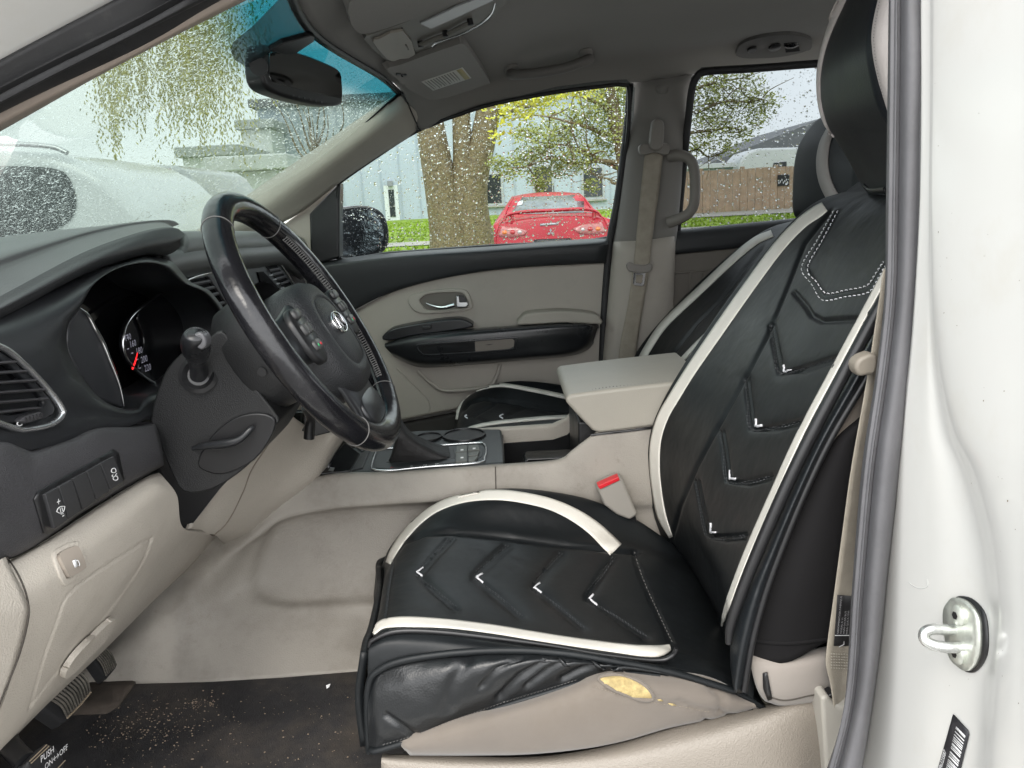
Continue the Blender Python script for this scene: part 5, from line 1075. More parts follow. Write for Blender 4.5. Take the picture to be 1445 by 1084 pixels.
# ================================================================== MIRROR, VISORS, OVERHEAD CONSOLE
mr_ = thing('rear_view_mirror', 'black rear view mirror with small buttons hanging from the windshield', 'mirror', (-.4, 0, 1.42))
mA, mN = Vector((-.44, -.10, 1.45)), Vector((.925, -.375, -.05)).normalized()
def MP(px, py, l=0): d = ray(px, py); t = (mN.dot(mA)-mN.dot(CAM))/mN.dot(d); return CAM+d*t+mN*l
hs_ = [(376,63),(390,64),(405,68),(436,78),(465,90),(480,99),(484,112),(485,141),(479,149),(455,149),(416,141),(385,130),(374,119),(370,100),(371,75)]
slab('housing', hs_, MP, -mN*.042, BLACK, mr_, .008, 3, seg=4)
slab('mirror_glass', [(383,70),(409,72),(436,81),(476,99),(481,109),(481,139),(436,130),(383,116),(379,108),(379,78)], lambda a_, b_: MP(a_, b_, .0016), -mN*.002, mat('mirror_dark', (.32,.33,.33), .03, metal=1), mr_, .0005)
for k in range(6): slab('mirror_button', [(412+k*8,133+k*1.9),(415+k*8,133.7+k*1.9),(415+k*8,137+k*1.9),(412+k*8,136+k*1.9)], lambda a_, b_: MP(a_, b_, .001), -mN*.001, DARK_G, mr_, .0003)
c_ = sum([MP(x, y) for x, y in hs_], Vector())/len(hs_)
tube('stem', [c_-mN*.04, c_-mN*.075+Vector((-.01, 0, .01)), onW(352,86)[0]+Vector((.015, 0, -.01))], [.012,.012,.016], BLACK, mr_)
plate('mount_cover', [(376,63),(395,52),(440,40),(446,45),(412,68),(398,69)], onW, BLACK, mr_, .012, .010, 14, 0, bev=.002)
DOT = bpy.data.materials.new('dotted_ceramic'); DOT.use_nodes = True; n_ = DOT.node_tree.nodes; L_ = DOT.node_tree.links; bs_ = n_['Principled BSDF']; bs_.inputs['Base Color'].default_value = (.01,.012,.014,1); bs_.inputs['Roughness'].default_value = .4; bs_.inputs['Alpha'].default_value = .72
t_ = n_.new('ShaderNodeTexCoord'); v_ = n_.new('ShaderNodeTexVoronoi'); v_.inputs['Scale'].default_value = 380; v_.inputs['Randomness'].default_value = .15; L_.new(t_.outputs['Object'], v_.inputs['Vector']); r_ = n_.new('ShaderNodeMath'); r_.operation = 'LESS_THAN'; L_.new(v_.outputs['Distance'], r_.inputs[0]); r_.inputs[1].default_value = .46; r_.mute = True
plate('frit_patch', [(323,68),(327,56),(355,33),(391,-4),(425,-20),(447,38),(376,72),(354,92),(345,91),(330,82)], onW, DOT, van, .004, 0, 14)
sv_ = thing('sun_visor', 'folded passenger sun visor with a printed white warning label', 'sun visor', onH(610, 90)[0], 'sun visors')
GVz = [(536,87),(560,78),(600,63),(640,49),(650,47),(658,54),(676,82),(688,104),(685,108),(640,124),(622,129),(606,131),(596,128),(565,110)]
plate('visor_panel', GVz, onH, HEADL, sv_, .022, .016, 8, 2, bev=.004)
lbp = [(592,103),(650,82),(662,98),(608,117)]; onV_ = lambda a_, b_: (onH(a_, b_)[0]+onH(a_, b_)[1]*.022, onH(a_, b_)[1])
lb_ = plate('warning_label', lbp, onV_, mat('label_paper', (.62,.62,.58), .6), sv_, .0008, .0006, 20)
q0, q1, q2, q3 = [np.array(p, float) for p in lbp]
def lq(u, v): return tuple((q0*(1-u)+q1*u)*(1-v)+(q3*(1-u)+q2*u)*v)
for k in range(11):
    u0 = .05+k*.068; plate('print_line', [lq(u0, .08), lq(u0+.03, .08), lq(u0+.03, .62+.3*random.random()), lq(u0, .92)], onV_, mat('print_grey', (.25,.26,.24), .7), lb_, .0016, .0003, 60)
plate('print_block', [lq(.84,.03), lq(.97,.03), lq(.97,.97), lq(.84,.97)], onV_, mat('print_yellow', (.45,.40,.22), .7), lb_, .0016, .0003, 60)
strip('visor_clip', [(551,93),(560,93),(568,93)], 3, onV_, BLACK, sv_, .002, .004)
sd2 = thing('sun_visor', 'folded driver sun visor at the top edge beside the overhead console', 'sun visor', onH(540, 10)[0], 'sun visors')
plate('visor_panel', [(484,-18),(485,6),(488,17),(497,28),(508,30),(522,27),(560,15),(620,-8),(680,-34),(640,-60),(540,-60)], onH, HEADL, sd2, .024, .018, 10, 2, bev=.004)
ov = thing('overhead_console', 'grey overhead console with sunglasses holder and map light', 'overhead console', onH(600, 40)[0])
OVG = mat('overhead_grey', (.20,.19,.17), .5, bump=(900,.2), var=(7,.06))
plate('console_base', [(510,47),(524,39),(563,25),(610,6),(660,-14),(715,-34),(722,-18),(704,4),(694,14),(680,24),(640,44),(606,60),(560,76),(545,79),(536,74)], onH, OVG, ov, .012, .012, 10, 2, bev=.003)
onO = lambda a_, b_: (onH(a_, b_)[0]+onH(a_, b_)[1]*.012, onH(a_, b_)[1])
plate('sunglasses_lid', [(521,48),(530,43),(566,31),(584,66),(560,73),(547,77),(537,69)], onO, mat('lid_beige', (.33,.305,.265), .45), ov, .005, .005, 8, 2, bev=.0015)
plate('lid_latch', [(568,51),(571,50),(575,58),(572,59)], onO, OVG, ov, .0065, .002, 30); strip('console_gap', [(565,30),(575,48),(585,67)], 1.8, onO, BLACK, ov, .001, .001)
plate('map_light', [(591,22),(640,-2),(690,-22),(694,-12),(640,14),(606,29)], onO, mat('light_lens', (.42,.43,.45), .2), ov, .004, .004, 14, bev=.001)
tube('sunroof_switch', [onO(x, y)[0]+onO(x, y)[1]*.007 for x, y in ((590,50),(612,41),(626,36),(645,26),(661,18))], .005, OVG, ov, res=8)
for x, y in ((591,50),(626,35),(661,18)): p, nn = onO(x, y); lathe('switch_post', [(.006,0),(.006,.012),(.003,.013)], p, nn, BLACK, ov, 10)
strip('chrome_trim', [(608,58),(613,53),(622,49),(645,41),(668,30),(684,19),(693,8),(697,-6)], [4,4,2,1.5,2,3,2.5,2], onO, CHROME, ov, .002, .002)

# ================================================================== DRIVER SEAT
ds = thing('car_seat', 'driver seat in black leather cover with white stripes and torn beige side', 'car seat', V(760,1040,-.42))
# cushion top: rows from far side to near side, each running front to back
R0 = [(560,860,-.135),(575,800,-.135),(610,750,-.135),(660,730,-.135),(740,725,-.135),(830,745,-.135),(900,770,-.135),(955,790,-.135),(1040,840,-.135)]
R1 = [(540,800,-.165),(556,768,-.165),(592,728,-.165),(640,702,-.165),(720,690,-.165),(820,702,-.165),(895,732,-.165),(950,766,-.165),(1040,805,-.165)]
R1b = [(540,812,-.215),(553,775,-.215),(588,738,-.215),(640,714,-.215),(720,706,-.215),(812,725,-.215),(880,757,-.215),(958,790,-.215),(1048,830,-.215)]
R2 = [(541,822,-.28),(553,786,-.28),(582,759,-.28),(632,751,-.28),(705,757,-.28),(790,768,-.28),(872,777,-.28),(966,810,-.28),(1058,862,-.28)]
R3 = [(538,845,-.42),(546,815,-.42),(582,802,-.42),(640,800,-.42),(720,810,-.42),(800,826,-.42),(880,842,-.42),(985,870,-.42),(1075,930,-.42)]
R4 = [(530,885,-.56),(540,860,-.56),(575,850,-.56),(640,854,-.56),(740,871,-.56),(830,888,-.56),(910,902,-.56),(1005,922,-.56),(1085,965,-.56)]
R5 = [(523,905,-.625),(532,885,-.625),(568,872,-.625),(636,877,-.625),(754,893,-.625),(850,907,-.625),(920,913,-.625),(1015,940,-.625),(1090,985,-.625)]
R6 = [(521,913,-.655),(528,897,-.655),(562,884,-.655),(630,887,-.655),(754,904,-.655),(850,920,-.655),(925,927,-.655),(1020,952,-.655),(1092,995,-.655)]
R7 = [(520,922,-.672),(526,908,-.672),(558,895,-.672),(630,898,-.672),(754,914,-.672),(850,929,-.672),(925,937,-.672),(1024,962,-.672),(1094,1003,-.672)]
GQ = surf([[V(*p) for p in r] for r in (R0, R1, R1b, R2, R3, R4, R5, R6, R7)], 26, 18)
chev_c = [[(634,757),(612,780),(586,809),(612,833),(640,857)], [(713,769),(690,789),(667,814),(698,840),(732,869)], [(789,780),(770,800),(750,827),(783,855),(819,885)], [(863,786),(845,812),(826,843),(866,870),(909,899)]]
for ch in chev_c:
    GQ = groove(GQ, ch, 1.6, .004); GQ = groove(GQ, [(x+7, y+1) for x, y in ch], 1.6, .0033); GQ = groove(GQ, [(x+3.5, y+.5) for x, y in ch], 10, .003)
GQ = groove(GQ, [(552,788),(568,765),(600,753),(632,751),(705,757),(790,768),(872,777),(900,779)], 3, .008)
GQ = groove(GQ, [(556,792),(549,830),(544,875)], 1.5, .003); GQ = groove(GQ, [(893,778),(905,815),(925,860),(948,908)], 1.8, .004)
GQ = groove(GQ, [(526,900),(560,889),(617,889),(754,906),(871,924),(930,928),(948,918)], 2.5, .006)
gridmesh('cushion_cover', GQ, LEATHER, ds, .006); onQ = On(GQ)
# white stripes on the cushion
strip('white_stripe', [(548,795),(556,778),(570,757),(590,735),(612,718),(640,706),(672,700),(708,699),(745,704),(780,713),(812,728),(838,746),(857,764),(869,776)], [7,10,11,12,13,14,14,14.5,15,16,18,20,22,22], onQ, WHITE_L, ds, .0012, .0015, 8, cols=7)
strip('white_stripe', [(527,894),(537,883),(552,879),(580,878),(636,881),(700,889),(754,898),(812,907),(871,915),(905,919),(930,919),(946,914)], [5,11,13,14,12,12,12,12,13,15,15,8], onQ, WHITE_L, ds, .0012, .0015, 8, cols=7)
stitches('cushion_stitching', [[(x+1.6, y+.2) for x, y in ch] for ch in chev_c]+[[(x+5.5, y+.8) for x, y in ch] for ch in chev_c]+[[(556,792),(549,830),(545,868)]], onQ, mat('dark_thread', (.05,.052,.055), .8), ds, 3, 2, .9, .0016)
stitches('edge_stitching', [[(895,779),(907,816),(927,861),(949,907)]], onQ, STITCHG, ds, 3, 2.2, .8, .0016)
for q in ([(597,801),(588,808),(596,813.5)], [(681,810),(672,815),(682,823)], [(762,823),(754,829.5),(764,837)], [(837,839),(832,845.5),(843,855)]):
    strip('accent_mark', [q[0], ((q[0][0]+q[1][0])/2, (q[0][1]+q[1][1])/2), q[1]], 2.1, onQ, STITCH, ds, .0015, .0015, 2); strip('accent_mark', [q[1], ((q[2][0]+q[1][0])/2, (q[2][1]+q[1][1])/2), q[2]], 2.1, onQ, STITCH, ds, .0018, .0015, 2)
# boxing between stripe and piping, then the loose skirt with folds
S0 = R7; S1_ = [(519,925,-.683),(523,917,-.683),(556,908,-.683),(630,908,-.683),(754,917,-.683),(850,930,-.683),(925,942,-.683),(1030,968,-.683),(1094,1005,-.683)]
S2_ = [(519,968,-.690),(530,948,-.690),(565,933,-.690),(636,921,-.690),(754,919,-.690),(850,930,-.690),(925,944,-.690),(1034,973,-.690),(1096,1007,-.690)]
GX = surf([[V(*p) for p in r] for r in (S0, S1_, S2_)], 14, 10); gridmesh('cushion_boxing', GX, LEATHER, ds, .006)
onX = On(GX)
tube('piping', [V(x, y, -.672) for x, y in ((522,913),(527,903),(560,891),(620,892),(700,901),(780,912),(850,924),(925,932),(948,926),(955,915))], .0032, BLACK, ds, res=8)
tube('piping', [V(x, y, -.695) for x, y in ((521,1062),(518,1000),(520,968),(530,949),(565,933),(636,922),(715,918),(793,922),(871,934),(949,949),(1036,975))], .0042, LEATHER, ds, res=10)
H0 = S2_[:-1]; H1 = [(519,1000,-.700),(535,985,-.705),(580,965,-.710),(650,945,-.712),(754,934,-.710),(850,938,-.702),(925,948,-.698),(1036,976,-.692)]
H2 = [(519,1035,-.700),(540,1030,-.712),(590,1012,-.718),(668,980,-.715),(764,955,-.708),(850,946,-.700),(925,951,-.697),(1038,978,-.692)]
H3 = [(521,1062,-.698),(534,1062,-.706),(585,1046,-.708),(676,1012,-.704),(773,981,-.702),(852,955,-.698),(925,954,-.696),(1040,981,-.692)]
GK2 = surf([[V(*p) for p in r] for r in (H0, H1, H2, H3)], 20, 16)
for ln, w_, d_ in (([(770,935),(735,955),(705,985)], 5, .007), ([(800,932),(770,948),(745,968)], 4, .006), ([(735,928),(700,945),(680,970)], 4, .005), ([(545,1010),(580,1035),(600,1045)], 4, .004), ([(850,935),(820,945),(795,958)], 4, .005), ([(660,930),(640,960),(630,1000)], 9, .004), ([(870,938),(910,946),(960,958)], 4, .004)): GK2 = groove(GK2, ln, w_, d_)
gridmesh('cover_skirt', GK2, mat('skirt_leather', (.008,.009,.010), .32, bump=(420,.2,'v'), bump2=(9,.3), var=(6,.25)), ds, .005); onS = On(GK2)
tube('skirt_hem', [p+n_*.001 for p, n_ in [onS(x, y) for x, y in ((523,1058),(534,1058),(585,1042),(640,1021),(676,1008),(720,993),(773,977),(815,964),(852,953),(890,950),(930,953))]], .004, LEATHER, ds, res=8)
stitches('hem_stitching', [[(540,1050),(585,1036),(640,1015),(676,1002),(720,987),(773,971),(815,958)]], onS, STITCHG, ds, 3, 2, .7, .002)
# front of the cushion
fr = [[V(*R7[0]), V(*R5[0]), V(*R4[0]), V(*R3[0]), V(*R2[0]), V(*R1[0]), V(*R0[0])]]; fr.append([p+Vector((-.012, 0, -.06)) for p in fr[0]]); fr.append([Vector((p.x, p.y, .56)) for p in fr[1]])
gridmesh('cushion_front', surf(fr, 5, 6), LEATHER, ds, .01, flip=None)
# torn beige side of the seat under the cover
B0 = [(560,1020,-.690),(640,1000,-.690),(720,985,-.690),(800,958,-.688),(860,938,-.688),(930,945,-.688),(1000,955,-.685),(1060,985,-.68)]
B1 = [(565,1050,-.712),(640,1030,-.722),(720,1010,-.725),(800,990,-.724),(860,972,-.720),(930,975,-.716),(1000,985,-.708),(1064,992,-.69)]
B2 = [(575,1062,-.712),(650,1060,-.722),(740,1058,-.726),(820,1050,-.724),(880,1038,-.720),(940,1022,-.714),(1005,1010,-.704),(1068,998,-.69)]
B3 = [(580,1068,-.69),(655,1067,-.70),(745,1065,-.705),(825,1057,-.702),(885,1045,-.70),(945,1028,-.695),(1010,1015,-.69),(1072,1001,-.675)]
GF = surf([[V(*p) for p in r] for r in (B0, B1, B2, B3)], 10, 8)
for ln, w_, d_ in (([(840,970),(880,978),(930,990),(990,1000),(1040,1012)], 2.5, .003), ([(1000,965),(1020,985),(1015,1005)], 4, .004), ([(960,990),(985,1005),(1000,1020)], 3, .003)): GF = groove(GF, ln, w_, d_)
gridmesh('cushion_side', GF, FABRIC, ds, .01); onF = On(GF)
plate('foam_tear', [(845,960),(858,955),(880,956),(905,965),(919,978),(920,986),(905,987),(880,980),(860,970)], onF, FOAM, ds, .0022, .001, 5, 3)
tube('torn_edge', [p+n_*.0022 for p, n_ in [onF(x, y) for x, y in ((845,960),(858,955),(880,956),(905,965),(919,978),(920,986),(905,987),(880,980),(860,970))]], [.0016,.0022,.0014,.0024,.0016,.002,.0026,.0014,.002], FABRIC, ds, res=6, closed=True)
for q in ([(927,987),(932,986.5),(936,989),(930,989.5)], [(942,992),(950,993),(955,996),(947,996)]): plate('foam_tear', q, onF, FOAM, ds, .0006, .0004, 7)
stitches('side_stitching', [[(836,968),(870,979),(915,990),(960,997),(1000,1004)]], onF, mat('tan_thread', (.2,.17,.13), .8), ds, 2.5, 2, .8, .0015)
# plastic base trim
Pb = surf([[V(*p) for p in r] for r in ([(540,1064,-.69),(640,1066,-.70),(760,1066,-.70),(860,1050,-.70),(960,1022,-.695),(1060,998,-.68),(1120,985,-.675),(1175,975,-.67)], [(538,1075,-.71),(640,1085,-.725),(760,1085,-.73),(860,1078,-.735),(960,1060,-.735),(1060,1030,-.73),(1120,1010,-.72),(1175,1000,-.70)], [(538,1110,-.71),(640,1140,-.725),(760,1150,-.735),(860,1150,-.74),(960,1150,-.74),(1060,1140,-.74),(1120,1130,-.735),(1178,1110,-.715)], [(538,1180,-.70),(640,1260,-.71),(760,1280,-.715),(860,1280,-.72),(960,1280,-.72),(1060,1280,-.72),(1120,1270,-.715),(1178,1250,-.70)])], 8, 8)
gridmesh('base_trim', Pb, mat('base_beige', (.225,.20,.17), .5, bump=(500,.8,'v'), var=(6,.05)), ds, .012)
box('seat_frame', (-.17,-.665,.44), (.25,-.17,.53), BLACK, ds, .03)
for y in (-.62, -.22): box('seat_rail', (-.20, y-.02, .40), (.32, y+.02, .445), mat('rail_steel', (.2,.2,.2), .5, metal=.8), ds, .004)

# backrest: far outline and near outline traced, filled with bolsters and a hollow centre
Fe = [(945,800),(938,768),(922,720),(915,660),(918,612),(932,573),(958,526),(996,468),(1046,398),(1095,338),(1133,300),(1163,281),(1200,270)]
Ne = [(1030,930),(1021,890),(1034,840),(1062,775),(1099,690),(1136,612),(1190,512),(1250,402),(1306,310),(1352,236),(1392,170),(1415,140),(1430,120)]
FY_, NY = -.135, -.690
Fp = np.array([tuple(V(x, y, FY_)) for x, y in cr(Fe, 8)]); Np = np.array([tuple(V(x, y, NY)) for x, y in cr(Ne, 8)])
def byz(A, z): i = np.argsort(A[:, 2]); return np.array([np.interp(z, A[i, 2], A[i, k]) for k in (0, 1)])
ztop_ = Fp[:, 2].max(); zbot = .50; rows = []
nz_, ns = 300, 220
Fe = [(x-5, y-1) for x, y in Fe]; Ne = [(x+4, y+1) for x, y in Ne]
Fp = np.array([tuple(V(x, y, FY_)) for x, y in cr(Fe, 8)]); Np = np.array([tuple(V(x, y, NY)) for x, y in cr(Ne, 8)])
for i in range(nz_+1):
    t = i/nz_; z = zbot+(ztop_-zbot)*t; f0 = byz(Fp, max(z, Fp[:, 2].min())); n0 = byz(Np, max(z, Np[:, 2].min()))
    if z < Fp[:, 2].min(): f0 = f0+np.array([-.02*(Fp[:, 2].min()-z)/.1, 0])
    # near outline keeps the seat's own symmetric shape where the pillar hides it
    row = []
    for j in range(ns+1):
        s = j/ns; bol = (abs(2*s-1))**3.0; p = f0*(1-s)+n0*s
        hollow = .040*(1-bol)*(1-.35*t)
        edge_ = .03*max(0, abs(2*s-1)-.96)/.04
        row.append((p[0]+hollow+edge_*abs(edge_)/.035, p[1], z))
    rows.append(row)
GBk = np.array(rows)
# shoulders: the top curls back
top_ = GBk[-1]; ext = []
for k, (dx, dz) in enumerate(((.02, .014), (.05, .02), (.09, .012), (.12, -.03))): ext.append(top_+np.array([dx, 0, dz]))
GBk = np.concatenate([GBk, np.array(ext)], 0)
chev_b = [[(1090,452),(1096,488),(1104,527),(1140,516),(1181,503)], [(1055,529),(1059,566),(1064,606),(1098,600),(1133,592)], [(1019,601),(1025,640),(1030,679),(1058,678),(1088,670)], [(984,670),(992,714),(1002,757),(1025,757),(1052,754)]]
chev_b = [[(c[0][0]*.8+c[1][0]*.2, c[0][1]*.8+c[1][1]*.2)]+c[1:] for c in chev_b]
for ch in chev_b:
    GBk = groove(GBk, ch, 1.7, .0036); GBk = groove(GBk, [(x-6, y-1) for x, y in ch[:3]]+[(x-2, y+6) for x, y in ch[3:]], 1.7, .0034); GBk = groove(GBk, [(x-3, y) for x, y in ch[:3]]+[(x-1, y+3) for x, y in ch[3:]], 9, .002)
seamL = [(948,760),(960,715),(983,659),(1008,612),(1033,567),(1058,522),(1083,474),(1112,404),(1136,343),(1172,298)]
GBk = groove(GBk, seamL, 2.6, .004)
GBk = groove(GBk, [(1121,413),(1128,421),(1136,430),(1146,446),(1160,453),(1209,450),(1222,447)], 3, .005)
hexo = [(1177,298),(1155,338),(1132,378),(1147,402),(1162,424),(1195,419),(1227,413),(1240,395),(1250,376)]
hexi = [(1183,298),(1162,338),(1140,379),(1153,399),(1167,415),(1196,410),(1224,404),(1236,388),(1248,370)]
GBk = groove(GBk, [((a_[0]+b_[0])/2, (a_[1]+b_[1])/2) for a_, b_ in zip(hexo, hexi)], 3, -.002)
GBk = groove(GBk, [(942,775),(960,800),(985,840),(1008,880),(1030,950)], 9, .012)
gridmesh('backrest_cover', GBk, LEATHER, ds, .006); onBk = On(GBk)
strip('white_stripe', [(947,758),(934,728),(927,690),(924,655),(926,620),(936,588),(952,560),(975,523),(1010,472),(1055,408),(1098,350),(1130,316),(1152,300),(1164,292)], [5,12,13,14,14.5,15,15,15,16,16,16,16,17,14], onBk, WHITE_L, ds, .0012, .0015, 8, cols=7)
strip('white_stripe', [(1019,884),(1024,864),(1035,832),(1056,778),(1092,696),(1129,614),(1182,514),(1242,402),(1290,318)], [2,6,8,9,9.5,9,9,9,8], onBk, WHITE_L, ds, .0012, .0015, 8, cols=7)
stitches('panel_stitching', [hexo, hexi], onBk, STITCH, ds, 4, 2.6, 1.2, .002)
stitches('backrest_stitching', [[(x-2, y) for x, y in ch[:3]]+[(x, y+1.5) for x, y in ch[3:]] for ch in chev_b]+[[(x-4.5, y) for x, y in ch[:3]]+[(x, y+4.5) for x, y in ch[3:]] for ch in chev_b], onBk, MATS['dark_thread'], ds, 3, 2, .9, .0018)
for q in ([(1106,515),(1107,525.5),(1117,522)], [(1067,591),(1067,602),(1076,600)], [(1030,664),(1030.5,676),(1039,675.5)], [(1003,738),(1003,752),(1011,751)]):
    strip('accent_mark', [q[0], ((q[0][0]+q[1][0])/2, (q[0][1]+q[1][1])/2), q[1]], 2.0, onBk, STITCH, ds, .0015, .0015, 2); strip('accent_mark', [q[1], ((q[2][0]+q[1][0])/2, (q[2][1]+q[1][1])/2), q[2]], 2.0, onBk, STITCH, ds, .0018, .0015, 2)
# far flank of the backrest and the near side of the seat
Lf = GBk[:-4, 0]; gridmesh('far_side', np.stack([Lf, Lf+np.array([.05, .008, 0]), Lf+np.array([.14, 0, -.01])]), LEATHER, ds, .004)
tube('side_piping', [V(x, y, -.700) for x, y in ((1028,908),(1031,882),(1046,836),(1072,772),(1108,690),(1145,614),(1198,514),(1254,412),(1300,330))], [.004,.0055,.0065,.007,.007,.007,.007,.007,.007], BLACK, ds, res=10)
T0 = [(1030,940),(1032,900),(1050,838),(1078,772),(1114,690),(1152,614),(1205,514),(1258,416),(1300,340)]
T1 = [(1036,975),(1048,905),(1066,838),(1092,772),(1127,690),(1163,614),(1216,520),(1266,425),(1310,345)]
T2 = [(1046,978),(1060,905),(1078,838),(1102,772),(1136,690),(1173,614),(1224,528),(1272,436),(1316,352)]
GT = surf([[V(*p, -.690) for p in T0], [V(*p, -.712) for p in T1], [V(*p, -.706) for p in T2], [V(p[0]+4, p[1], -.69) for p in T2]], 10, 8); gridmesh('cover_edge', GT, mat('edge_leather', (.011,.013,.015), .32, bump=(420,.2,'v'), bump2=(12,.25), var=(6,.25)), ds, .004)
tube('side_piping', [V(x, y, -.708) for x, y in ((1050,975),(1062,905),(1080,838),(1104,772),(1138,690),(1175,614),(1226,528),(1274,436))], .004, BLACK, ds, res=8)
# stretch cloth side, beige cloth above and below
U0 = [(1054,930),(1062,880),(1082,810),(1108,745),(1140,672),(1170,620),(1205,590)]; U1 = [(1110,935),(1120,870),(1140,800),(1160,730),(1180,665),(1200,615),(1230,585)]; U2 = [(1172,905),(1186,845),(1200,780),(1214,715),(1226,650),(1240,600),(1262,570)]; U3 = [(1230,905),(1240,845),(1250,780),(1262,715),(1272,650),(1282,600),(1295,570)]
GU2 = surf([[V(*p, -.692) for p in U0], [V(*p, -.712) for p in U1], [V(*p, -.706) for p in U2], [V(*p, -.69) for p in U3]], 8, 8); gridmesh('side_cloth', GU2, STRETCH, ds, .006)
strip('cloth_hem', [(1055,903),(1085,907),(1120,908),(1172,902)], 5, On(GU2), STRETCH, ds, .001, .004)
GU3 = surf([[V(*p, -.688) for p in ((1140,672),(1180,590),(1230,500),(1290,390))], [V(*p, -.700) for p in ((1165,655),(1200,590),(1245,510),(1300,410))], [V(*p, -.69) for p in ((1240,640),(1260,590),(1290,520),(1330,430))]], 6, 6); gridmesh('upper_side', GU3, FABRIC, ds, .006)
GU4 = surf([[V(*p) for p in r] for r in ([(1056,915,-.685),(1100,920,-.69),(1150,915,-.69),(1200,905,-.685)], [(1058,935,-.70),(1100,940,-.712),(1150,936,-.712),(1200,930,-.70)], [(1068,972,-.702),(1100,984,-.715),(1150,978,-.714),(1200,970,-.70)], [(1080,990,-.69),(1110,998,-.695),(1150,992,-.695),(1200,985,-.69)], [(1085,985,-.64),(1112,990,-.64),(1150,985,-.64),(1200,980,-.64)])], 8, 7)
gridmesh('lower_side', GU4, mat('side_cloth_grey', (.235,.21,.187), .9, bump=(1500,.4), var=(8,.08), sheen=.3), ds, .006); strip('seam', [(1088,984),(1110,988),(1150,980),(1200,974)], 1.4, On(GU4), MATS['gap_dark'], ds, .0008, .0008)
plate('cloth_tag', [(1077,949),(1083,948),(1090,984),(1085,986),(1078,970)], On(GU4), BLACK, ds, .003, .002, 12); slab('recliner_cover', [(1075,990),(1110,1000),(1120,1005),(1095,1010)], fY(-.68), (0, .02, 0), mat('cover_olive', (.16,.15,.12), .6), ds, .003)
gridmesh('backrest_shell', GBk[::5, ::5]*np.array([1, .96, 1])+np.array([.13, -.016, -.01]), STRETCH, ds, .02, flip=None)
# headrest: a wide pillow
def pillow(name, pts_far, pts_near, Yf, Yn, m_, parent, bulge=.04, back=.07, n=26):
    A = np.array([tuple(V(x, y, Yf)) for x, y in cr(pts_far, 8)]); Bn = np.array([tuple(V(x, y, Yn)) for x, y in cr(pts_near, 8)])
    z0, z1 = max(A[:, 2].min(), Bn[:, 2].min()), min(A[:, 2].max(), Bn[:, 2].max()); G = []
    for i in range(n+1):
        z = z0+(z1-z0)*i/n; f0, n0 = byz(A, z), byz(Bn, z); row = []
        for j in range(41):
            s = j/40; p = f0*(1-s)+n0*s; e_ = abs(2*s-1); row.append((p[0]-bulge*(1-e_**2.2)+.02*max(0, e_-.85)/.15, p[1], z))
        G.append([(row[0][0]+back, row[0][1]-.015, z), (row[0][0]+back*.5, row[0][1]+.006, z)]+row+[(row[-1][0]+back*.5, row[-1][1]-.006, z), (row[-1][0]+back, row[-1][1]+.015, z)])
    G = np.array(G); lo2 = G[0]+np.array([.03, 0, -.02]); hi2 = G[-1]+np.array([.03, 0, .02])
    G = np.concatenate([[lo2+np.array([.04, 0, .0])], [lo2], G, [hi2], [hi2+np.array([.05, 0, 0])]], 0)
    gridmesh(name, G, m_, parent, .006); return G
hr = thing('driver_headrest', 'black driver headrest with pale curved side bands', 'headrest', V(1210,250,-.42))
HFp = [(1236,290),(1212,262),(1190,222),(1172,194),(1158,172),(1151,138),(1151,97),(1161,50),(1183,0),(1225,-60)]
HNp = [(1330,330),(1310,280),(1285,215),(1262,170),(1248,140),(1239,102),(1233,61),(1243,0),(1262,-60),(1290,-120)]
GHr = pillow('pillow', HFp, HNp, -.275, -.565, mat('headrest_leather', (.007,.009,.012), .44, bump=(420,.2,'v'), var=(5,.2)), hr, .004, .10); onHr = On(GHr)
strip('white_stripe', [(1188,-10),(1166,50),(1155.5,97),(1155,138),(1161,168),(1168,183),(1175,195)], [20,11,8,7,7,5,3], onHr, GREY_L, hr, .0025, .003, 8)
strip('white_stripe', [(1262,-10),(1249,40),(1248,70),(1254,102),(1262,130),(1270,155)], [36,32,30,30,30,30], onHr, GREY_L, hr, .004, .003, 8); stitches('stripe_stitching', [[(1246,-5),(1237,40),(1236,62),(1241,100),(1250,140)]], onHr, STITCHG, hr, 2.5, 2, 1, .006)
tube('piping', [onHr(x, y)[0] for x, y in ((1214,266),(1230,268),(1250,267))], .004, BLACK, hr, res=8)
for y in (-.36, -.48): tube('post', [Vector((.56, y, 1.10)), Vector((.57, y, 1.26))], .006, CHROME, hr, res=10)

# ================================================================== PASSENGER SEAT
ps = thing('car_seat', 'reclined passenger seat in black leather cover with white stripes', 'car seat', V(760,640,.42))
Q0 = [(655,640,.665),(660,600,.665),(690,572,.665),(735,560,.665),(800,568,.665),(880,585,.665)]
Q1 = [(642,604,.64),(650,572,.64),(678,550,.64),(725,538,.64),(790,543,.64),(880,560,.64)]
Q2 = [(642,612,.55),(656,577,.55),(688,562,.55),(722,567,.55),(795,581,.55),(880,600,.55)]
Q3 = [(641,620,.42),(650,592,.42),(688,582,.42),(740,586,.42),(795,592,.42),(880,606,.42)]
Q4 = [(644,634,.26),(656,612,.26),(690,600,.26),(740,595,.26),(800,591,.26),(880,600,.26)]
Q5 = [(648,660,.205),(662,630,.205),(700,616,.205),(745,610,.205),(800,606,.205),(880,615,.205)]; Q6 = [(x, y+40, .20) for x, y, _ in Q5]
GP2 = surf([[V(*p) for p in r] for r in (Q0, Q1, Q2, Q3, Q4, Q5, Q6)], 14, 12)
GP2 = groove(GP2, [(655,577),(662,569),(682,563),(719,568),(795,581)], 2, .008); GP2 = groove(GP2, [(700,570),(668,588),(700,601)], 1.2, .005); GP2 = groove(GP2, [(740,575),(712,588),(735,597)], 1.2, .005)
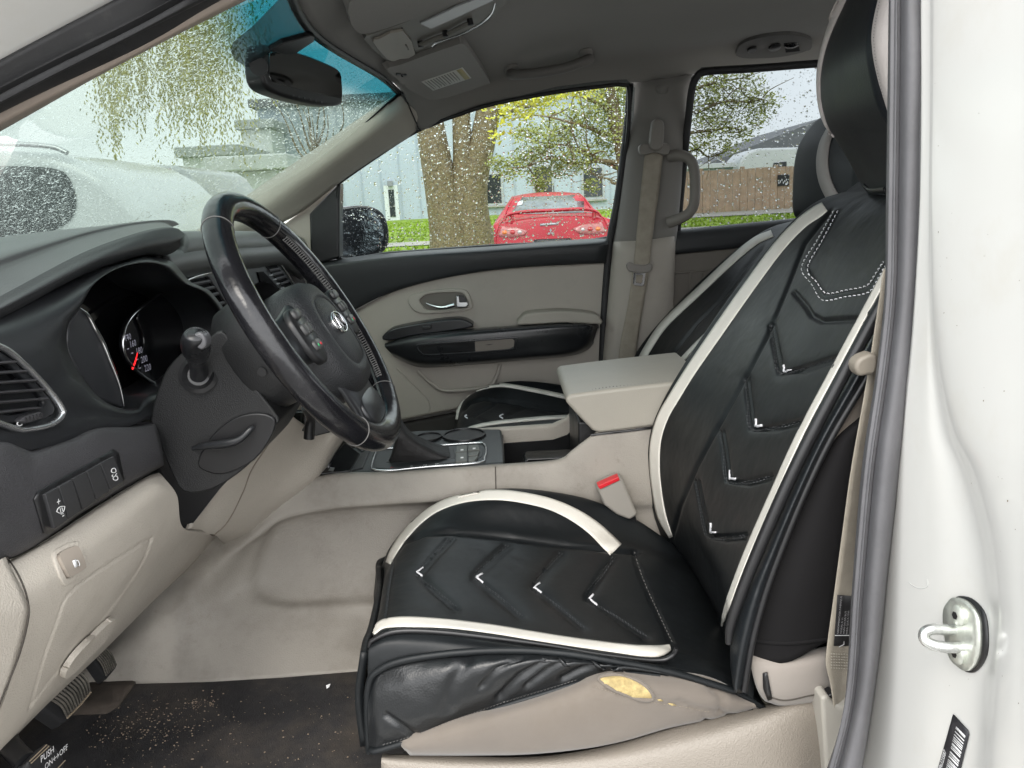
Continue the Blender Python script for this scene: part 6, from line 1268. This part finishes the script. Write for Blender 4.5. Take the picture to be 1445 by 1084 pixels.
gridmesh('cushion_cover', GP2, LEATHER, ps, .006); onP2 = On(GP2)
strip('white_stripe', [(644,592),(647,576),(654,562),(672,550),(706,544),(752,551),(795,560),(840,570)], [4,5,5.5,5.5,5,5.5,6,6], onP2, WHITE_L, ps, .003, .003, 8); strip('white_stripe', [(655,609),(668,604),(690,599),(732,594),(800,589),(850,592)], [3,4,4,4,4,4], onP2, WHITE_L, ps, .003, .003, 8)
for q in ([(659,586),(656,588),(660,591)], [(710,585),(705,588),(710,591)]): strip('accent_mark', q, 1.6, onP2, STITCH, ps, .0015, .001, 3)
box('seat_frame', (-.08,.20,.42), (.42,.64,.58), BLACK, ps, .03)
Fe2 = [(880,560),(893,515),(906,490),(935,454),(980,408),(1030,363),(1068,335),(1095,321),(1130,312)]; Ne2 = [(940,590),(955,545),(962,515),(1000,472),(1036,440),(1092,386),(1142,336),(1185,305),(1230,290)]
Fe2 = [(x-7, y-2) for x, y in Fe2]; Ne2 = [(x+4, y+2) for x, y in Ne2]
Fp2 = np.array([tuple(V(x, y, .645)) for x, y in cr(Fe2, 8)]); Np2 = np.array([tuple(V(x, y, .205)) for x, y in cr(Ne2, 8)]); rows = []
for i in range(91):
    t = i/90; z = .62+(Fp2[:, 2].max()-.62)*t; f0, n0 = byz(Fp2, z), byz(Np2, z); row = []
    for j in range(61):
        s = j/60; e_ = abs(2*s-1); p = f0*(1-s)+n0*s; row.append((p[0]+.035*(1-e_**3)+.03*max(0, e_-.96)/.04, p[1], z))
    rows.append(row)
G5 = np.array(rows); G5 = np.concatenate([G5, [G5[-1]+np.array([.03, 0, .014]), G5[-1]+np.array([.08, 0, .014]), G5[-1]+np.array([.12, 0, -.03])]], 0)
G5 = groove(G5, [(945,505),(985,455),(1020,420),(1050,380),(1075,350)], 2, .006); G5 = groove(G5, [(1062,385),(1070,398),(1078,404)], 2, .006)
gridmesh('backrest_cover', G5, LEATHER, ps, .006); on5 = On(G5)
strip('white_stripe', [(903,514),(914,493),(938,458),(986,412),(1033,368),(1066,341),(1090,330)], [10,10,10,10,10,10,9], on5, WHITE_L, ps, .003, .003, 8); strip('white_stripe', [(960,512),(978,492),(1000,470),(1030,444),(1060,415)], [6,5,4,4,4], on5, WHITE_L, ps, .003, .003, 8)
stitches('backrest_stitching', [[(1110,328),(1090,355),(1070,385),(1078,396)]], on5, STITCHG, ps, 3, 2, .8, .002)
Lf = G5[:-3, 0]; gridmesh('far_side', np.stack([Lf, Lf+np.array([.05, .008, 0]), Lf+np.array([.14, 0, -.01])]), LEATHER, ps, .004)
ph = thing('passenger_headrest', 'black passenger headrest with a pale band behind the driver headrest', 'headrest', V(1170,280,.42))
HF2 = [(1140,330),(1122,312),(1114,298),(1114,265),(1116,232),(1122,206),(1136,183),(1156,162),(1185,150)]; HN2 = [(1240,330),(1226,312),(1216,298),(1214,265),(1216,232),(1222,206),(1232,183),(1250,162),(1270,150)]
G6 = pillow('pillow', HF2, HN2, .56, .27, MATS['headrest_leather'], ph, .01, .09); on6 = On(G6)
strip('white_stripe', [(1172,184),(1164,205),(1161,230),(1165,255),(1176,278),(1188,290)], [10,14,16,17,17,15], on6, GREY_L, ph, .003, .003, 8)
tube('post', [V(1165,330,.36), V(1165,300,.36)], .006, CHROME, ph); tube('post', [V(1150,330,.48), V(1150,300,.48)], .006, CHROME, ph)

# ================================================================== SEAT BELTS
pb_ = thing('seat_belt', 'tan passenger seat belt hanging on the far side pillar', 'seat belt', V(885,520,.64), 'front seat belts')
bw = [(910,216),(904,270),(898,333),(893,380),(886,430),(876,480),(871,520),(866,570)]; bw2 = [(936,216),(930,270),(921,333),(916,380),(908,430),(900,480),(896,520),(892,570)]
gridmesh('strap', surf([[V(x, y, .648) for x, y in bw], [V((a_[0]+b_[0])/2, (a_[1]+b_[1])/2, .646) for a_, b_ in zip(bw, bw2)], [V(x, y, .648) for x, y in bw2]], 5, 3), BELT, pb_, .0015)
GR_ = MATS['handle_grey']
slab('guide_ring', [(902,208),(906,203),(916,202),(921,207),(930,207),(934,202),(943,203),(946,209),(944,217),(936,219),(924,215),(912,219),(904,217)], fY(.640), (0, .025, 0), GR_, pb_, .004, 2)
slab('guide_cover', [(921,172),(927,168),(935,170),(938,180),(936,205),(930,212),(921,212),(917,205)], fY(.632), (0, .03, 0), GR_, pb_, .006, 2)
slab('tongue_grip', [(884,374),(889,370),(897,373),(912,374),(919,371),(921,378),(917,384),(903,386),(888,383)], fY(.636), (0, .014, 0), mat('tongue_grey', (.24,.22,.2), .5), pb_, .004, 2)
ring('latch_plate', [(894,384),(911,385),(909,402),(906,404),(895,403),(893,400)], [(898,388),(907,388),(906,399),(904,400),(898,399),(897,397)], fY(.640), (0, .002, 0), CHROME, pb_, .0006)
db = thing('seat_belt', 'tan driver seat belt with black label beside the near door pillar', 'seat belt', V(1180,1000,-.71), 'front seat belts')
dl = [(1248,380),(1238,450),(1224,540),(1203,659),(1190,752),(1177,848),(1168,915),(1167,940),(1173,965),(1178,1000)]; dr2 = [(1290,380),(1276,450),(1262,540),(1236,659),(1228,752),(1218,848),(1209,915),(1204,940),(1200,965),(1196,1000)]
Gb = surf([[V(x, y, -.735) for x, y in dl], [V(x, y, -.715) for x, y in dr2]], 6, 6); gridmesh('strap', Gb, BELT, db, .0015); onb = On(Gb)
lab = plate('belt_label', [(1181,839),(1224,843),(1214,911),(1176,911)], onb, mat('label_black', (.014,.013,.014), .6), db, .001, .0005, 20)
for s_, p0, p1 in (('DENOMINATION FABRIQUE',(1182,893),(1186,850)),('MODEL R 11',(1186.5,893),(1190.5,850)),('MVM ON DE BUT',(1190.5,893),(1194.5,847)),('PARA QUE A 1500',(1194.5,894),(1198.5,845))): text('label_print', s_, p0, p1, onb, 4.2, mat('dull_print', (.5,.49,.5), .7), lab, .0014)
strip('label_line', [(1177,896),(1186,896),(1198,896)], 1, onb, PRINT, lab, .0015, .0003)
text('label_letter', 'L', (1190,910), (1190,900), onb, 13, PRINT, lab, .0014)
stitches('belt_stitching', [[(1172,y),(1182,y+.4),(1198,y+1)] for y in (922,926,930,934,938,942)], onb, mat('belt_thread', (.42,.39,.33), .8), db, 2, 1.6, 1.4, .0016)
slab('stop_button', [(1207,519),(1212,508),(1222,502),(1236,499),(1240,510),(1236,527),(1226,530),(1213,531)], fY(-.745), (0, .02, 0), mat('stop_tan', (.22,.195,.16), .5), db, .005, 2)
slab('anchor_cover', [(1159,988),(1162,982),(1170,984),(1176,992),(1186,998),(1205,996),(1220,1084),(1220,1200),(1168,1200),(1165,1084)], fY(-.735), (0, .04, 0), mat('anchor_beige', (.36,.34,.30), .5), db, .006, 0); slab('anchor_slot', [(1166,983),(1176,979),(1190,990),(1186,999),(1176,992)], fY(-.725), (0, .02, 0), BLACK, db, .002)

# ================================================================== FLOOR AND PEDALS
cf = gridmesh('floor_carpet', np.array([[(x, y, .400) for x in np.linspace(-1.0, 1.2, 12)] for y in np.linspace(-.84, .86, 8)]), CARPETB, None, .012, flip=False); cf['kind'] = 'structure'
mt = thing('floor_mat', 'dirty black carpet mat with scattered crumbs under the steering wheel', 'floor mat', VZ(330,1020,.42))
mpx = [(140,970),(190,967),(300,964),(400,958),(520,948),(640,950),(680,1040),(640,1120),(560,1300),(-60,1300),(-120,1160),(30,1010),(100,1012),(150,1008)]
z42 = Plane(lambda a_, b_: VZ(a_, b_, .418), (0, 0, 1))
plate('mat_carpet', mpx, z42, CARPET, mt, .003, .014, 30, bev=.003)
vs_, fs = [], []
for k in range(650):
    u = random.random()
    if u < .45: x, y = random.gauss(215, 45), random.gauss(1025, 18)
    elif u < .6: x, y = random.gauss(280, 12), random.gauss(993, 3)
    else: x, y = random.uniform(120, 530), random.uniform(968, 1090)
    if segdist(np.array([x]), np.array([y]), [(190,967),(520,948)])[0] < 12 or y < 966: continue
    p = VZ(x, y, .4225); s = random.choice((.0006,.0007,.0009,.0012,.0018)); b = len(vs_); a_ = random.uniform(0, 3)
    vs_ += [p+Vector((s*math.cos(a_+t), s*random.uniform(.5,1)*math.sin(a_+t), 0)) for t in (0, 1.57, 3.14, 4.71)]+[p+Vector((0, 0, s*.9))]; fs += [(b, b+1, b+4), (b+1, b+2, b+4), (b+2, b+3, b+4), (b+3, b, b+4)]
o = pyobj('crumb_scatter', vs_, fs, CRUMB, mt, kind='stuff')
pp = VZ(461,972,.424); pyobj('paper_scrap', [pp, pp+Vector((.004,.002,.0015)), pp+Vector((.005,.008,.004)), pp+Vector((.001,.009,.002)), pp+Vector((-.002,.005,.003))], [(0,1,2,4),(2,3,4)], PRINT, mt)
cb = VZ(150,985,.41)
plate('carpet_ramp', [(88,1012),(118,968),(150,955),(192,966),(168,1000),(150,1010)], Plane(lambda a_, b_: VX(a_, b_, -.70) if False else VZ(a_, b_, .4185), (0, 0, 1)), CARPETB, mt, .006, .004, 20)
def pedal(name, label, outline, X, ribs, m_=RUBBER, ext=(-.018, 0, -.012)):
    t_ = thing(name, label, 'pedal', VX(*np.mean(outline, 0), X)); pf = lambda a_, b_: VX(a_, b_, X)-Vector((0, 0, 0))
    pl = slab('pad', outline, pf, ext, m_, t_, .004, 0); return t_
RIBM = mat('worn_rib', (.11,.10,.085), .7, var=(40,.4))
t_ = pedal('brake_pedal', 'wide ribbed brake pedal under the knee panel', [(60,1000),(70,984),(112,945),(120,948),(129,975),(127,983),(96,1016),(88,1020)], -.63, 0)
for k in range(11):
    u = k/10; a_ = (72+(113-72)*u, 987+(949-987)*u); b_ = (95+(127-95)*u, 1012+(977-1012)*u); c_ = ((a_[0]+b_[0])/2+3, (a_[1]+b_[1])/2-3)
    tube('rib', [VX(*a_, -.626), VX(*c_, -.622), VX(*b_, -.626)], .0016, RIBM, t_, res=6)
tube('rim_line', [VX(x, y, -.625) for x, y in ((95,1013),(112,996),(128,977))], .0014, mat('worn_edge', (.3,.24,.17), .7), t_, res=6)
tube('arm', [VX(80,975,-.66), VX(60,900,-.70), VX(30,800,-.72)], .012, BLACK, t_)
t_ = pedal('accelerator_pedal', 'narrow ribbed accelerator pedal beside the centre tunnel', [(128,925),(147,911),(153,914),(166,938),(164,943),(152,957),(147,953)], -.68, 0)
for k in range(7):
    u = k/6; a_ = (133+(147-133)*u, 925+(913-925)*u); b_ = (150+(164-150)*u, 953+(939-953)*u); tube('rib', [VX(*a_, -.676), VX((a_[0]+b_[0])/2+2, (a_[1]+b_[1])/2-2, -.674), VX(*b_, -.676)], .0013, RIBM, t_, res=6)
tube('arm', [VX(140,930,-.70), VX(110,860,-.75), VX(80,760,-.78)], .010, BLACK, t_)
t_ = pedal('parking_brake_pedal', 'parking brake pedal lettered push on off at the lower left', [(38,1076),(52,1058),(66,1048),(78,1052),(90,1066),(93,1078),(86,1090),(60,1105),(46,1095)], -.57, 0)
pX2 = Plane(lambda a_, b_: VX(a_, b_, -.569), (1, 0, 0))
text('pedal_print', 'PUSH', (56,1077), (75,1061), pX2, 10.5, PRINT, t_, .0012); text('pedal_print', 'ON\u2194OFF', (62,1087), (87,1064), pX2, 9.5, PRINT, t_, .0012)
for a_, b_ in (((42,1074),(66,1051)), ((44,1077),(69,1053)), ((80,1086),(92,1073))): tube('pad_line', [VX(*a_, -.5685), VX(*b_, -.5685)], .0007, MATS['worn_edge'], t_, res=5)
tube('arm', [VX(36,1076,-.58), VX(20,1060,-.60), VX(8,1040,-.62), VX(-20,960,-.66)], [.012,.012,.012,.011], BLACK, t_)
